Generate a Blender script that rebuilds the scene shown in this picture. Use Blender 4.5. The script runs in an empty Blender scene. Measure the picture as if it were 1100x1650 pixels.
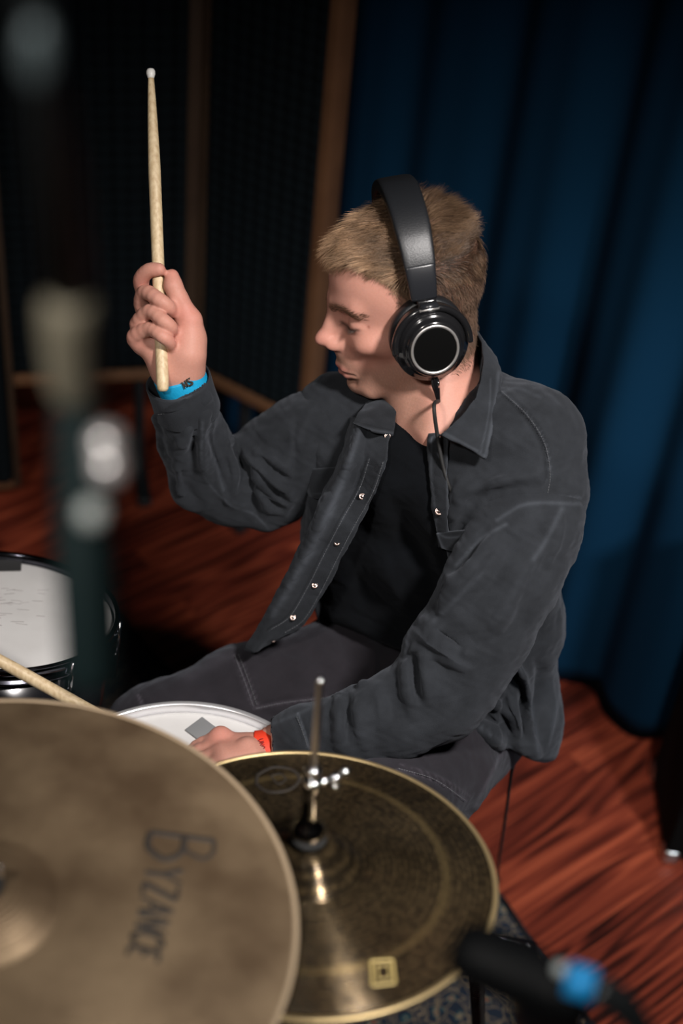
import bpy, math, random
import numpy as np
from mathutils import Vector, Matrix
random.seed(7); RNG = np.random.default_rng(7)
SC = bpy.context.scene
COL = SC.collection
PI = math.pi

# ------------------------------------------------------------------ camera
FPX, CX, CY = 2292.0, 550.0, 825.0
_nad = np.array([250 - 550, 3600 - 825.0])
TH = math.atan(FPX / np.linalg.norm(_nad)); ROLL = math.atan2(-_nad[0], _nad[1])
CAM = np.array([0, 0, 2.1])
cF = np.array([0, math.cos(TH), -math.sin(TH)]); _R0 = np.array([1.0, 0, 0]); _U0 = np.cross(_R0, cF)
cR = math.cos(ROLL) * _R0 + math.sin(ROLL) * _U0
cU = math.cos(ROLL) * _U0 - math.sin(ROLL) * _R0
def P(x, y, d):
    return CAM + d * (cF + (x - CX) / FPX * cR - (y - CY) / FPX * cU)
def Pz(x, y, z):
    v = cF + (x - CX) / FPX * cR - (y - CY) / FPX * cU
    return CAM + (z - CAM[2]) / v[2] * v
def proj(V):
    q = np.asarray(V, float) - CAM
    d = q @ cF
    return np.stack([CX + FPX * (q @ cR) / d, CY - FPX * (q @ cU) / d, d], -1)
cam = bpy.data.cameras.new('camera'); camo = bpy.data.objects.new('camera', cam); COL.objects.link(camo)
cam.sensor_fit = 'VERTICAL'; cam.sensor_height = 36.0; cam.sensor_width = 24.0
cam.lens = FPX * 36.0 / 1650.0
cam.clip_start = 0.02
mm = Matrix(((cR[0], cU[0], -cF[0], CAM[0]), (cR[1], cU[1], -cF[1], CAM[1]), (cR[2], cU[2], -cF[2], CAM[2]), (0, 0, 0, 1)))
camo.matrix_world = mm
cam.dof.use_dof = True; cam.dof.focus_distance = 1.71; cam.dof.aperture_fstop = 2.0
SC.camera = camo

# ------------------------------------------------------------------ light
SC.view_settings.view_transform = 'Standard'
SC.view_settings.look = 'None'
SC.view_settings.gamma = 1.0
SC.view_settings.exposure = 0.0
SC.view_settings.use_curve_mapping = False
w = bpy.data.worlds.new('studio'); SC.world = w; w.use_nodes = True
w.node_tree.nodes['Background'].inputs[0].default_value = (0.55, 0.75, 1.0, 1)
w.node_tree.nodes['Background'].inputs[1].default_value = 0.010
def look(o, loc, to):
    o.location = loc
    o.rotation_euler = (Vector(to) - Vector(loc)).to_track_quat('-Z', 'Y').to_euler()
kl = bpy.data.lights.new('key_light', 'SPOT'); klo = bpy.data.objects.new('key_light', kl); COL.objects.link(klo)
kl.energy = 134; kl.color = (1.0, 0.95, 0.92); kl.shadow_soft_size = 0.09
kl.spot_size = math.radians(74); kl.spot_blend = 1.0
look(klo, (0.52, 0.56, 2.28), (0.13, 1.36, 0.82))
# an added spot behind the camera that brightens the near microphone and cymbal
k2 = bpy.data.lights.new('added_fill_spot', 'SPOT'); k2o = bpy.data.objects.new('added_fill_spot', k2); COL.objects.link(k2o)
k2.energy = 100; k2.color = (1.0, 0.94, 0.88); k2.shadow_soft_size = 0.10; k2.spot_size = math.radians(62); k2.spot_blend = 1.0
look(k2o, (-0.62, -0.32, 2.75), (-0.22, 0.62, 1.25))
# an added low spot from the right that brightens the curtain and floor
k3 = bpy.data.lights.new('added_curtain_wash', 'SPOT'); k3o = bpy.data.objects.new('added_curtain_wash', k3); COL.objects.link(k3o)
k3.energy = 95; k3.color = (0.85, 0.93, 1.0); k3.shadow_soft_size = 0.08; k3.spot_size = math.radians(50); k3.spot_blend = 1.0
look(k3o, (1.15, 0.35, 1.35), (0.58, 2.00, 0.30))

# ------------------------------------------------------------------ object helpers
MATS = {}
def tagit(o, label=None, cat=None, group=None, kind=None):
    if label: o['label'] = label
    if cat: o['category'] = cat
    if group: o['group'] = group
    if kind: o['kind'] = kind
    return o
def thing(name, label, cat, loc, group=None):
    o = bpy.data.objects.new(name, None); COL.objects.link(o); o.location = loc
    o.empty_display_size = 0.05
    return tagit(o, label, cat, group)
def origin_of(o):
    v = np.zeros(3)
    while o is not None:
        v = v + np.array(o.location); o = o.parent
    return v
def obj(name, VF, mat, parent=None, smooth=True, loc=None, label=None, autosharp=None):
    V, F = VF
    V = np.asarray(V, float)
    base = origin_of(parent) if parent is not None else np.zeros(3)
    if loc is not None: loc = np.asarray(loc, float)
    own = loc if loc is not None else base
    me = bpy.data.meshes.new(name)
    VV = V - own
    if isinstance(F, np.ndarray):
        n, k = F.shape
        me.vertices.add(len(VV)); me.vertices.foreach_set('co', VV.astype(np.float32).ravel())
        me.loops.add(n * k); me.loops.foreach_set('vertex_index', F.astype(np.int32).ravel())
        me.polygons.add(n); me.polygons.foreach_set('loop_start', (np.arange(n) * k).astype(np.int32))
        me.polygons.foreach_set('loop_total', np.full(n, k, np.int32))
        me.update(calc_edges=True); me.validate()
    else:
        me.from_pydata([tuple(v) for v in VV], [], [tuple(f) for f in F]); me.update()
    me.polygons.foreach_set('use_smooth', np.full(len(me.polygons), bool(smooth)))
    if mat is not None: me.materials.append(mat)
    if autosharp:
        try: me.set_sharp_from_angle(angle=math.radians(autosharp))
        except Exception: pass
    o = bpy.data.objects.new(name, me); COL.objects.link(o)
    if parent is not None: o.parent = parent
    o.location = own - base
    if label: o['label'] = label
    return o
def setcol(o, C, name='Col'):
    a = o.data.color_attributes.new(name, 'FLOAT_COLOR', 'POINT')
    c4 = np.ones((len(C), 4), np.float32); c4[:, :3] = C
    a.data.foreach_set('color', c4.ravel())

def merge(*parts):
    V = []; F = []; n = 0
    for v, f in parts:
        v = np.asarray(v, float); V.append(v)
        F += [tuple(int(i) + n for i in q) for q in f]; n += len(v)
    return np.concatenate(V), F
def box(c, s, R=None):
    c = np.asarray(c, float); s = np.asarray(s, float) / 2
    V = np.array([[x, y, z] for x in (-1, 1) for y in (-1, 1) for z in (-1, 1)], float) * s
    if R is not None: V = V @ np.asarray(R).T
    F = [(0, 1, 3, 2), (4, 6, 7, 5), (0, 4, 5, 1), (2, 3, 7, 6), (0, 2, 6, 4), (1, 5, 7, 3)]
    return V + c, F
def rbox(c, s, r=0.003, R=None, seg=2):
    """box with rounded edges (bevelled in bmesh)"""
    import bmesh
    bm = bmesh.new()
    V, F = box((0, 0, 0), s)
    vs = [bm.verts.new(v) for v in V]
    for f in F: bm.faces.new([vs[i] for i in f])
    bmesh.ops.bevel(bm, geom=list(bm.edges), offset=r, segments=seg, profile=0.5, affect='EDGES')
    bm.verts.ensure_lookup_table(); bm.verts.index_update()
    V = np.array([v.co[:] for v in bm.verts]); F = [tuple(v.index for v in f.verts) for f in bm.faces]
    bm.free()
    if R is not None: V = V @ np.asarray(R).T
    return V + np.asarray(c, float), F
def frame_of(d, hint=(0, 0, 1)):
    d = np.asarray(d, float); d = d / np.linalg.norm(d)
    h = np.asarray(hint, float)
    if abs(h @ d) > 0.97: h = np.array([1.0, 0, 0]) if abs(d[0]) < 0.9 else np.array([0, 1.0, 0])
    a = np.cross(h, d); a /= np.linalg.norm(a); b = np.cross(d, a)
    return a, b, d
def spl(pts, n):
    """Catmull-Rom through the rows of pts, n samples"""
    p = np.asarray(pts, float)
    if len(p) == 2: 
        t = np.linspace(0, 1, n)[:, None]; return p[0] * (1 - t) + p[1] * t
    q = np.vstack([2 * p[0] - p[1], p, 2 * p[-1] - p[-2]])
    t = np.linspace(0, len(p) - 1 - 1e-9, n); i = t.astype(int); u = (t - i)[:, None]
    a, b, c, d = q[i], q[i + 1], q[i + 2], q[i + 3]
    return 0.5 * (2 * b + (c - a) * u + (2 * a - 5 * b + 4 * c - d) * u * u + (3 * b - 3 * c + d - a) * u ** 3)
def tube(pts, r, n=12, m=None, cap=True, smooth=True, flat=1.0, hint=(0, 0, 1)):
    """tube along pts with radius r (scalar or per point)"""
    p = np.asarray(pts, float); r = np.broadcast_to(np.asarray(r, float), (len(p),))
    if m is None: m = len(p) if not smooth else max(len(p) * 6, 8)
    if smooth:
        q = spl(np.hstack([p, r[:, None]]), m); p, r = q[:, :3], np.maximum(q[:, 3], 1e-5)
    T = np.gradient(p, axis=0); T /= np.linalg.norm(T, axis=1)[:, None] + 1e-12
    a, b, _ = frame_of(T[0], hint)
    V = []; ang = np.linspace(0, 2 * PI, n, endpoint=False)
    for i in range(len(p)):
        a = a - (a @ T[i]) * T[i]; a /= np.linalg.norm(a); b = np.cross(T[i], a)
        V.append(p[i] + r[i] * (np.cos(ang)[:, None] * a + flat * np.sin(ang)[:, None] * b))
    k = len(p); V = np.concatenate(V); F = []
    for i in range(k - 1):
        for j in range(n):
            F.append((i * n + j, i * n + (j + 1) % n, (i + 1) * n + (j + 1) % n, (i + 1) * n + j))
    if cap:
        F.append(tuple(range(n))[::-1]); F.append(tuple((k - 1) * n + j for j in range(n)))
    return V, F
def lathe(c, axis, prof, n=64, hint=(0, 1, 0), close=False):
    """prof: list of (radius, height along axis)"""
    a, b, d = frame_of(axis, hint); c = np.asarray(c, float)
    ang = np.linspace(0, 2 * PI, n, endpoint=False)
    V = []; 
    for (r, h) in prof:
        V.append(c + h * d + max(r, 1e-5) * (np.cos(ang)[:, None] * a + np.sin(ang)[:, None] * b))
    V = np.concatenate(V); F = []; k = len(prof)
    for i in range(k - (0 if close else 1)):
        i2 = (i + 1) % k
        for j in range(n):
            F.append((i * n + j, i * n + (j + 1) % n, i2 * n + (j + 1) % n, i2 * n + j))
    if not close:
        if prof[0][0] > 1e-4: F.append(tuple(range(n))[::-1])
        if prof[-1][0] > 1e-4: F.append(tuple((k - 1) * n + j for j in range(n)))
    return V, F
def ball(c, r, n=14, R=None, sq=(1, 1, 1)):
    prof = [(math.sin(t) * 1.0, -math.cos(t)) for t in np.linspace(0, PI, n)]
    V, F = lathe((0, 0, 0), (0, 0, 1), prof, n=n * 2)
    V = V * r * np.array(sq)
    if R is not None: V = V @ np.asarray(R).T
    return V + np.asarray(c, float), F
def grid_faces(nu, nv, off=0, flip=False):
    i, j = np.meshgrid(np.arange(nu - 1), np.arange(nv - 1), indexing='ij')
    a = (i * nv + j).ravel() + off
    q = np.stack([a, a + nv, a + nv + 1, a + 1], 1)
    return q[:, ::-1] if flip else q
def slab(S, th):
    """grid surface S (nu,nv,3) thickened by th away from its normal -> closed quads"""
    nu, nv = S.shape[:2]
    du = np.gradient(S, axis=0); dv = np.gradient(S, axis=1)
    N = np.cross(du, dv); N /= np.linalg.norm(N, axis=2)[..., None] + 1e-12
    A = S.reshape(-1, 3); B = (S - th * N).reshape(-1, 3)
    F = [grid_faces(nu, nv), grid_faces(nu, nv, nu * nv, True)]
    o = nu * nv
    def strip(idx):
        idx = np.asarray(idx); return np.stack([idx[:-1], idx[1:], idx[1:] + o, idx[:-1] + o], 1)
    e1 = np.arange(nv); e2 = (nu - 1) * nv + np.arange(nv); e3 = np.arange(nu) * nv; e4 = e3 + nv - 1
    F += [strip(e1), strip(e2)[:, ::-1], strip(e3)[:, ::-1], strip(e4)]
    return np.vstack([A, B]), np.vstack(F)
def grid_spl(rows, nu, nv):
    """rows: list of rows of 3-D control points -> smooth grid (nu,nv,3)"""
    R = np.array([spl(r, nv) for r in rows])
    return np.stack([spl(R[:, j], nu) for j in range(nv)], 1)

# ------------------------------------------------------------------ SDF modelling
def sm(a, b, k):
    h = np.clip(0.5 + 0.5 * (b - a) / k, 0, 1)
    return b * (1 - h) + a * h - k * h * (1 - h)
def smax(a, b, k): return -sm(-a, -b, k)
def cone(p, a, b, ra, rb):
    a = np.asarray(a, float); b = np.asarray(b, float); ab = b - a
    t = np.clip((p - a) @ ab / max(ab @ ab, 1e-12), 0, 1)
    return np.linalg.norm(p - a - t[:, None] * ab, axis=1) - (ra + (rb - ra) * t)
def chain(p, pts, k=0.01):
    """pts: rows x,y,z,r"""
    d = None
    for u, v in zip(pts[:-1], pts[1:]):
        e = cone(p, u[:3], v[:3], u[3], v[3]); d = e if d is None else sm(d, e, k)
    return d
def ell(p, c, r, R=None):
    q = p - np.asarray(c, float)
    if R is not None: q = q @ np.asarray(R)
    r = np.asarray(r, float)
    k0 = np.linalg.norm(q / r, axis=1); k1 = np.linalg.norm(q / (r * r), axis=1) + 1e-9
    return k0 * (k0 - 1.0) / k1
def surf(f, lo, hi, h, B=8):
    """naive surface nets of f on a block-sparse grid"""
    lo = np.asarray(lo, float); hi = np.asarray(hi, float)
    nb = np.ceil((hi - lo) / (h * B)).astype(int); n = nb * B + 1
    bc = np.stack(np.meshgrid(*[np.arange(k) for k in nb], indexing='ij'), -1).reshape(-1, 3)
    cen = lo + (bc + 0.5) * h * B
    dv = f(cen); rad = h * B * 0.5 * math.sqrt(3) * 1.25 + 0.004
    keep = np.abs(dv) < rad
    D = np.ones(n, np.float32)
    for (i, j, k), v in zip(bc[~keep], dv[~keep]):
        if v < 0: D[i * B:i * B + B + 1, j * B:j * B + B + 1, k * B:k * B + B + 1] = -1
    kb = bc[keep]; g = np.arange(B + 1)
    off = np.stack(np.meshgrid(g, g, g, indexing='ij'), -1).reshape(-1, 3)
    for s in range(0, len(kb), 400):
        c = kb[s:s + 400]
        idx = (c[:, None, :] * B + off[None]).reshape(-1, 3)
        val = f(lo + idx * h).astype(np.float32)
        D[idx[:, 0], idx[:, 1], idx[:, 2]] = val
    S = D < 0
    c000 = S[:-1, :-1, :-1]
    cnt = np.zeros(c000.shape, np.int8)
    for a in (0, 1):
        for b in (0, 1):
            for c in (0, 1):
                cnt += S[a:n[0] - 1 + a, b:n[1] - 1 + b, c:n[2] - 1 + c]
    act = (cnt > 0) & (cnt < 8)
    ids = np.full(act.shape, -1, np.int32); I = np.argwhere(act); ids[act] = np.arange(len(I))
    cor = [(a, b, c) for a in (0, 1) for b in (0, 1) for c in (0, 1)]
    vals = {cc: D[I[:, 0] + cc[0], I[:, 1] + cc[1], I[:, 2] + cc[2]] for cc in cor}
    acc = np.zeros((len(I), 3)); num = np.zeros(len(I))
    for c0 in cor:
        for ax in range(3):
            if c0[ax] == 1: continue
            c1 = list(c0); c1[ax] = 1; c1 = tuple(c1)
            d0, d1 = vals[c0], vals[c1]; m = (d0 < 0) != (d1 < 0)
            t = np.where(m, d0 / np.where(m, d0 - d1, 1), 0)
            q = np.tile(np.array(c0, float), (len(I), 1)); q[:, ax] += t
            acc += q * m[:, None]; num += m
    V = lo + (I + acc / np.maximum(num, 1)[:, None]) * h
    Q = []
    for ax in range(3):
        sl0 = [slice(None)] * 3; sl1 = [slice(None)] * 3
        sl0[ax] = slice(0, -1); sl1[ax] = slice(1, None)
        e = S[tuple(sl0)] != S[tuple(sl1)]
        E = np.argwhere(e); u, v = [(1, 2), (2, 0), (0, 1)][ax]
        ok = (E[:, u] > 0) & (E[:, v] > 0) & (E[:, u] < n[u] - 1) & (E[:, v] < n[v] - 1)
        E = E[ok]
        def at(du, dvv):
            e2 = E.copy(); e2[:, u] -= du; e2[:, v] -= dvv
            return ids[e2[:, 0], e2[:, 1], e2[:, 2]]
        q = np.stack([at(1, 1), at(0, 1), at(0, 0), at(1, 0)], 1)
        s = S[E[:, 0], E[:, 1], E[:, 2]]
        q[~s] = q[~s][:, ::-1]
        Q.append(q)
    Q = np.concatenate(Q); Q = Q[(Q >= 0).all(1)]
    return V, Q
def normals(V, F):
    a = V[F[:, 2]] - V[F[:, 0]]; b = V[F[:, 3]] - V[F[:, 1]]
    n = np.cross(a, b); N = np.zeros_like(V)
    for k in range(4): np.add.at(N, F[:, k], n)
    return N / (np.linalg.norm(N, axis=1)[:, None] + 1e-12)
def relax(V, F, it=1, lam=0.5):
    for _ in range(it):
        A = np.zeros_like(V); c = np.zeros(len(V))
        for k in range(4):
            for o in (1, 3):
                np.add.at(A, F[:, k], V[F[:, (k + o) % 4]]); np.add.at(c, F[:, k], 1)
        V = V + lam * (A / np.maximum(c, 1)[:, None] - V)
    return V
def pline_dist(q, pts):
    """distance of 2-D points q to a polyline, and the parameter 0..1 along it"""
    pts = np.asarray(pts, float); best = np.full(len(q), 1e9); par = np.zeros(len(q)); side = np.zeros(len(q))
    n = len(pts) - 1
    for i in range(n):
        a, b = pts[i], pts[i + 1]; ab = b - a
        t = np.clip((q - a) @ ab / (ab @ ab), 0, 1)
        r = q - a - t[:, None] * ab; d = np.linalg.norm(r, axis=1)
        m = d < best; best[m] = d[m]; par[m] = ((i + t) / n)[m]
        side[m] = (ab[0] * r[:, 1] - ab[1] * r[:, 0])[m] / np.linalg.norm(ab)
    return best, par, side
def folds(V, F, L, zmin=None):
    """cloth folds: every line is a soft ridge (+) or groove (-) in mm running over the camera side of the cloth"""
    N = normals(V, F); q = proj(V); c = CAM - V; c /= np.linalg.norm(c, axis=1)[:, None]
    w = np.clip((N * c).sum(1) * 4 + 0.2, 0, 1)
    disp = np.zeros(len(V))
    for item in L:
        pts, wid, h = item[:3]
        sp = spl(np.asarray(pts, float), max(8, len(pts) * 5))
        lo = sp.min(0) - 4 * wid; hi = sp.max(0) + 4 * wid
        m = np.where((q[:, 0] > lo[0]) & (q[:, 0] < hi[0]) & (q[:, 1] > lo[1]) & (q[:, 1] < hi[1]) & (w > 0))[0]
        if len(m) == 0: continue
        d, par, sd = pline_dist(q[m, :2], sp)
        tap = np.sin(PI * np.clip(par, 0, 1)) ** 0.8 if len(item) < 4 else 1.0
        if len(item) > 4:   # step: raised on one side
            g = 1 / (1 + np.exp(-sd / wid * 3)) * np.exp(-(d / (item[4])) ** 2)
        else:
            ww = wid * (1.25 if wid > 4.2 else 1.0) * (1 + 0.35 * np.sign(sd) * np.sign(h)); g = np.exp(-(d / ww) ** 2)
        disp[m] += h * (0.0019 if wid > 4.2 else 0.0014) * g * tap
    nzd = 0.0014 * np.sin(V[:, 0] * 34 + 1.7 * np.sin(V[:, 2] * 27)) * np.sin(V[:, 2] * 41 + V[:, 1] * 25 + 1.3 * np.sin(V[:, 0] * 30)) + 0.0009 * np.sin(V[:, 0] * 95 + 2.2 * np.sin(V[:, 2] * 61 + V[:, 1] * 40)) * np.sin(V[:, 2] * 83 + 2 * np.sin(V[:, 1] * 70 + V[:, 0] * 33)) + 0.0005 * np.sin(V[:, 0] * 230 + 3 * np.sin(V[:, 2] * 170)) * np.sin(V[:, 1] * 210 + V[:, 2] * 150)
    return V + N * (disp * w + nzd)[:, None]
def hit(f, px, py, d0=1.3, d1=2.4, n=400):
    """depth at which the ray through a point of the picture meets the solid f"""
    ds = np.linspace(d0, d1, n); pts = np.array([P(px, py, d) for d in ds]); v = f(pts)
    i = np.argmax(v < 0)
    if not (v < 0).any(): return None
    if i == 0: return ds[0]
    return ds[i - 1] + (ds[i] - ds[i - 1]) * v[i - 1] / (v[i - 1] - v[i])

# ------------------------------------------------------------------ materials
def nodes(name):
    m = bpy.data.materials.new(name); m.use_nodes = True
    return m, m.node_tree, m.node_tree.nodes['Principled BSDF']
def mat(name, col, rough=0.6, metal=0.0, spec=0.5, noise=None, bump=None, coat=0.0, sheen=0.0, sss=0.0, aniso=0.0, emis=None, attr=None):
    """noise=(scale, dark colour, amount)  bump=(scale, strength)"""
    if name in MATS: return MATS[name]
    m, nt, b = nodes(name)
    b.inputs['Base Color'].default_value = (*col, 1); b.inputs['Roughness'].default_value = rough
    b.inputs['Metallic'].default_value = metal; b.inputs['Specular IOR Level'].default_value = spec
    b.inputs['Coat Weight'].default_value = coat; b.inputs['Sheen Weight'].default_value = sheen
    b.inputs['Anisotropic'].default_value = aniso
    if sss:
        b.inputs['Subsurface Weight'].default_value = sss; b.inputs['Subsurface Radius'].default_value = (0.012, 0.004, 0.002); b.inputs['Subsurface Scale'].default_value = 1.0
    tc = nt.nodes.new('ShaderNodeTexCoord')
    src = None
    if attr:
        a = nt.nodes.new('ShaderNodeAttribute'); a.attribute_name = attr; src = a.outputs['Color']
        nt.links.new(src, b.inputs['Base Color'])
    if noise:
        n = nt.nodes.new('ShaderNodeTexNoise'); n.inputs['Scale'].default_value = noise[0]; n.inputs['Detail'].default_value = 6
        nt.links.new(tc.outputs['Object'], n.inputs['Vector'])
        r = nt.nodes.new('ShaderNodeValToRGB'); r.color_ramp.elements[0].position = 0.5 - noise[2]; r.color_ramp.elements[1].position = 0.5 + noise[2]
        r.color_ramp.elements[0].color = (*noise[1], 1); r.color_ramp.elements[1].color = (*col, 1)
        nt.links.new(n.outputs['Fac'], r.inputs['Fac'])
        if attr:
            mx = nt.nodes.new('ShaderNodeMix'); mx.data_type = 'RGBA'; mx.blend_type = 'MULTIPLY'; mx.inputs[0].default_value = 1
            nt.links.new(src, mx.inputs[6]); nt.links.new(r.outputs['Color'], mx.inputs[7]); nt.links.new(mx.outputs[2], b.inputs['Base Color'])
        else: nt.links.new(r.outputs['Color'], b.inputs['Base Color'])
    if bump:
        n = nt.nodes.new('ShaderNodeTexNoise'); n.inputs['Scale'].default_value = bump[0]; n.inputs['Detail'].default_value = 4
        nt.links.new(tc.outputs['Object'], n.inputs['Vector'])
        bp = nt.nodes.new('ShaderNodeBump'); bp.inputs['Strength'].default_value = bump[1]; bp.inputs['Distance'].default_value = 0.002
        nt.links.new(n.outputs['Fac'], bp.inputs['Height']); nt.links.new(bp.outputs['Normal'], b.inputs['Normal'])
    if emis: b.inputs['Emission Color'].default_value = (*emis[0], 1); b.inputs['Emission Strength'].default_value = emis[1]
    MATS[name] = m
    return m
CHROME = mat('chrome', (0.75, 0.76, 0.78), 0.12, 1.0)
STEEL = mat('brushed_steel', (0.5, 0.49, 0.48), 0.3, 1.0)
BLACKMETAL = mat('black_metal', (0.012, 0.014, 0.015), 0.38, 0.0)
BLACKPL = mat('black_plastic', (0.006, 0.006, 0.007), 0.25)
RUBBER = mat('rubber', (0.01, 0.01, 0.01), 0.7)
# ------------------------------------------------------------------ the room
def floor_mat():
    m, nt, b = nodes('cherry_plank_floor'); N = nt.nodes; Lk = nt.links.new
    tc = N.new('ShaderNodeTexCoord'); mp = N.new('ShaderNodeMapping'); Lk(tc.outputs['Object'], mp.inputs['Vector'])
    mp.inputs['Rotation'].default_value = (0, 0, -math.radians(42))
    br = N.new('ShaderNodeTexBrick'); Lk(mp.outputs['Vector'], br.inputs['Vector'])
    br.offset = 0.37; br.inputs['Scale'].default_value = 1.0
    br.inputs['Brick Width'].default_value = 0.62; br.inputs['Row Height'].default_value = 0.085
    br.inputs['Mortar Size'].default_value = 0.0007; br.inputs['Mortar Smooth'].default_value = 0.3; br.inputs['Bias'].default_value = 0
    br.inputs['Color1'].default_value = (0, 0, 0, 1); br.inputs['Color2'].default_value = (1, 1, 1, 1); br.inputs['Mortar'].default_value = (0.3, 0.3, 0.3, 1)
    off = N.new('ShaderNodeVectorMath'); off.operation = 'MULTIPLY_ADD'
    Lk(br.outputs['Color'], off.inputs[0]); off.inputs[1].default_value = (1.7, 3.1, 0); Lk(mp.outputs['Vector'], off.inputs[2])
    st = N.new('ShaderNodeMapping'); st.inputs['Scale'].default_value = (0.55, 6.0, 1); Lk(off.outputs[0], st.inputs['Vector'])
    n1 = N.new('ShaderNodeTexNoise'); n1.inputs['Scale'].default_value = 2.0; n1.inputs['Detail'].default_value = 2; n1.inputs['Distortion'].default_value = 0.6
    Lk(st.outputs['Vector'], n1.inputs['Vector'])
    mul = N.new('ShaderNodeMath'); mul.operation = 'MULTIPLY'; mul.inputs[1].default_value = 9.0; Lk(n1.outputs['Fac'], mul.inputs[0])
    fr = N.new('ShaderNodeMath'); fr.operation = 'SINE'
    mu2 = N.new('ShaderNodeMath'); mu2.operation = 'MULTIPLY'; mu2.inputs[1].default_value = 6.28; Lk(mul.outputs[0], mu2.inputs[0]); Lk(mu2.outputs[0], fr.inputs[0])
    n2 = N.new('ShaderNodeTexNoise'); n2.inputs['Scale'].default_value = 14; n2.inputs['Detail'].default_value = 8; st2 = N.new('ShaderNodeMapping'); st2.inputs['Scale'].default_value = (0.16, 7.0, 1); Lk(off.outputs[0], st2.inputs['Vector']); Lk(st2.outputs['Vector'], n2.inputs['Vector'])
    ad = N.new('ShaderNodeMath'); ad.operation = 'MULTIPLY_ADD'; ad.inputs[1].default_value = 0.16; Lk(fr.outputs[0], ad.inputs[0]); Lk(n2.outputs['Fac'], ad.inputs[2])
    ad2 = N.new('ShaderNodeMath'); ad2.operation = 'MULTIPLY_ADD'; ad2.inputs[1].default_value = 0.22; 
    sep = N.new('ShaderNodeSeparateColor'); Lk(br.outputs['Color'], sep.inputs[0]); Lk(sep.outputs[0], ad2.inputs[0]); Lk(ad.outputs[0], ad2.inputs[2])
    r = N.new('ShaderNodeValToRGB'); e = r.color_ramp.elements
    e[0].position = 0.34; e[0].color = (0.028, 0.006, 0.004, 1); e[1].position = 0.92; e[1].color = (0.38, 0.080, 0.036, 1)
    x = e.new(0.52); x.color = (0.13, 0.022, 0.012, 1); x = e.new(0.70); x.color = (0.215, 0.039, 0.019, 1)
    Lk(ad2.outputs[0], r.inputs['Fac']); Lk(r.outputs['Color'], b.inputs['Base Color'])
    b.inputs['Roughness'].default_value = 0.42; b.inputs['Specular IOR Level'].default_value = 0.3
    return m
fl = obj('floor', box((0, 1.6, -0.02), (4.4, 4.4, 0.04)), floor_mat(), smooth=False); fl['kind'] = 'structure'
wallm = mat('dark_wall', (0.010, 0.014, 0.018), 0.9, bump=(60, 0.3))
for nm, c, s in (('wall_back', (0, 3.82, 1.5), (4.4, 0.04, 3.0)), ('wall_right', (2.2, 1.6, 1.5), (0.04, 4.4, 3.0)), ('wall_left', (-2.2, 1.6, 1.5), (0.04, 4.4, 3.0)), ('wall_front', (0, -0.62, 1.5), (4.4, 0.04, 3.0))):
    o = obj(nm, box(c, s), wallm, smooth=False); o['kind'] = 'structure'
o = obj('ceiling', box((0, 1.6, 3.02), (4.44, 4.48, 0.04)), wallm, smooth=False); o['kind'] = 'structure'

# blue stage curtain, hung in folds along the right and back of the room
cm, nt, b = nodes('navy_velvet_curtain')
b.inputs['Base Color'].default_value = (0.0022, 0.0240, 0.055, 1); b.inputs['Roughness'].default_value = 0.95; b.inputs['Specular IOR Level'].default_value = 0.1
b.inputs['Sheen Weight'].default_value = 0.0; b.inputs['Sheen Tint'].default_value = (0.2, 0.5, 0.8, 1)
path = spl([(2.05, 1.62), (1.5, 1.80), (1.05, 1.89), (0.74, 1.925), (0.60, 1.985), (0.48, 2.10), (0.32, 2.30), (0.16, 2.46), (0.0, 2.58), (-0.16, 2.70), (-0.30, 2.84), (-0.40, 2.98)], 900)
seg = np.linalg.norm(np.diff(path, axis=0), axis=1); s = np.concatenate([[0], np.cumsum(seg)])
T = np.gradient(path, axis=0); T /= np.linalg.norm(T, axis=1)[:, None]; Nn = np.stack([-T[:, 1], T[:, 0]], 1)
zs = np.linspace(0.012, 2.95, 60)
S = np.zeros((len(path), len(zs), 3))
for j, z in enumerate(zs):
    t = z / 2.95
    ph = 2 * PI * s / 0.21 + 1.1 * np.sin(s * 5.1) + 0.25 * t * np.sin(s * 9)
    a = 0.026 * (1 - 0.25 * t) * (0.75 + 0.35 * np.sin(s * 7.3 + 1))
    offn = a * (np.sin(ph) + 0.25 * np.sin(2 * ph + 1)) + 0.006 * np.sin(s * 31 + 3 * t)
    S[:, j, 0] = path[:, 0] + Nn[:, 0] * offn; S[:, j, 1] = path[:, 1] + Nn[:, 1] * offn
    S[:, j, 2] = z + (0.0 if j else 0.004 * np.sin(s * 20))
V, F = slab(S, 0.003)
tagit(obj('stage_curtain', (V, F), cm, loc=(0.6, 2.0, 0)), 'dark blue floor length curtain hanging in folds behind the drummer', 'curtain')

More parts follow.
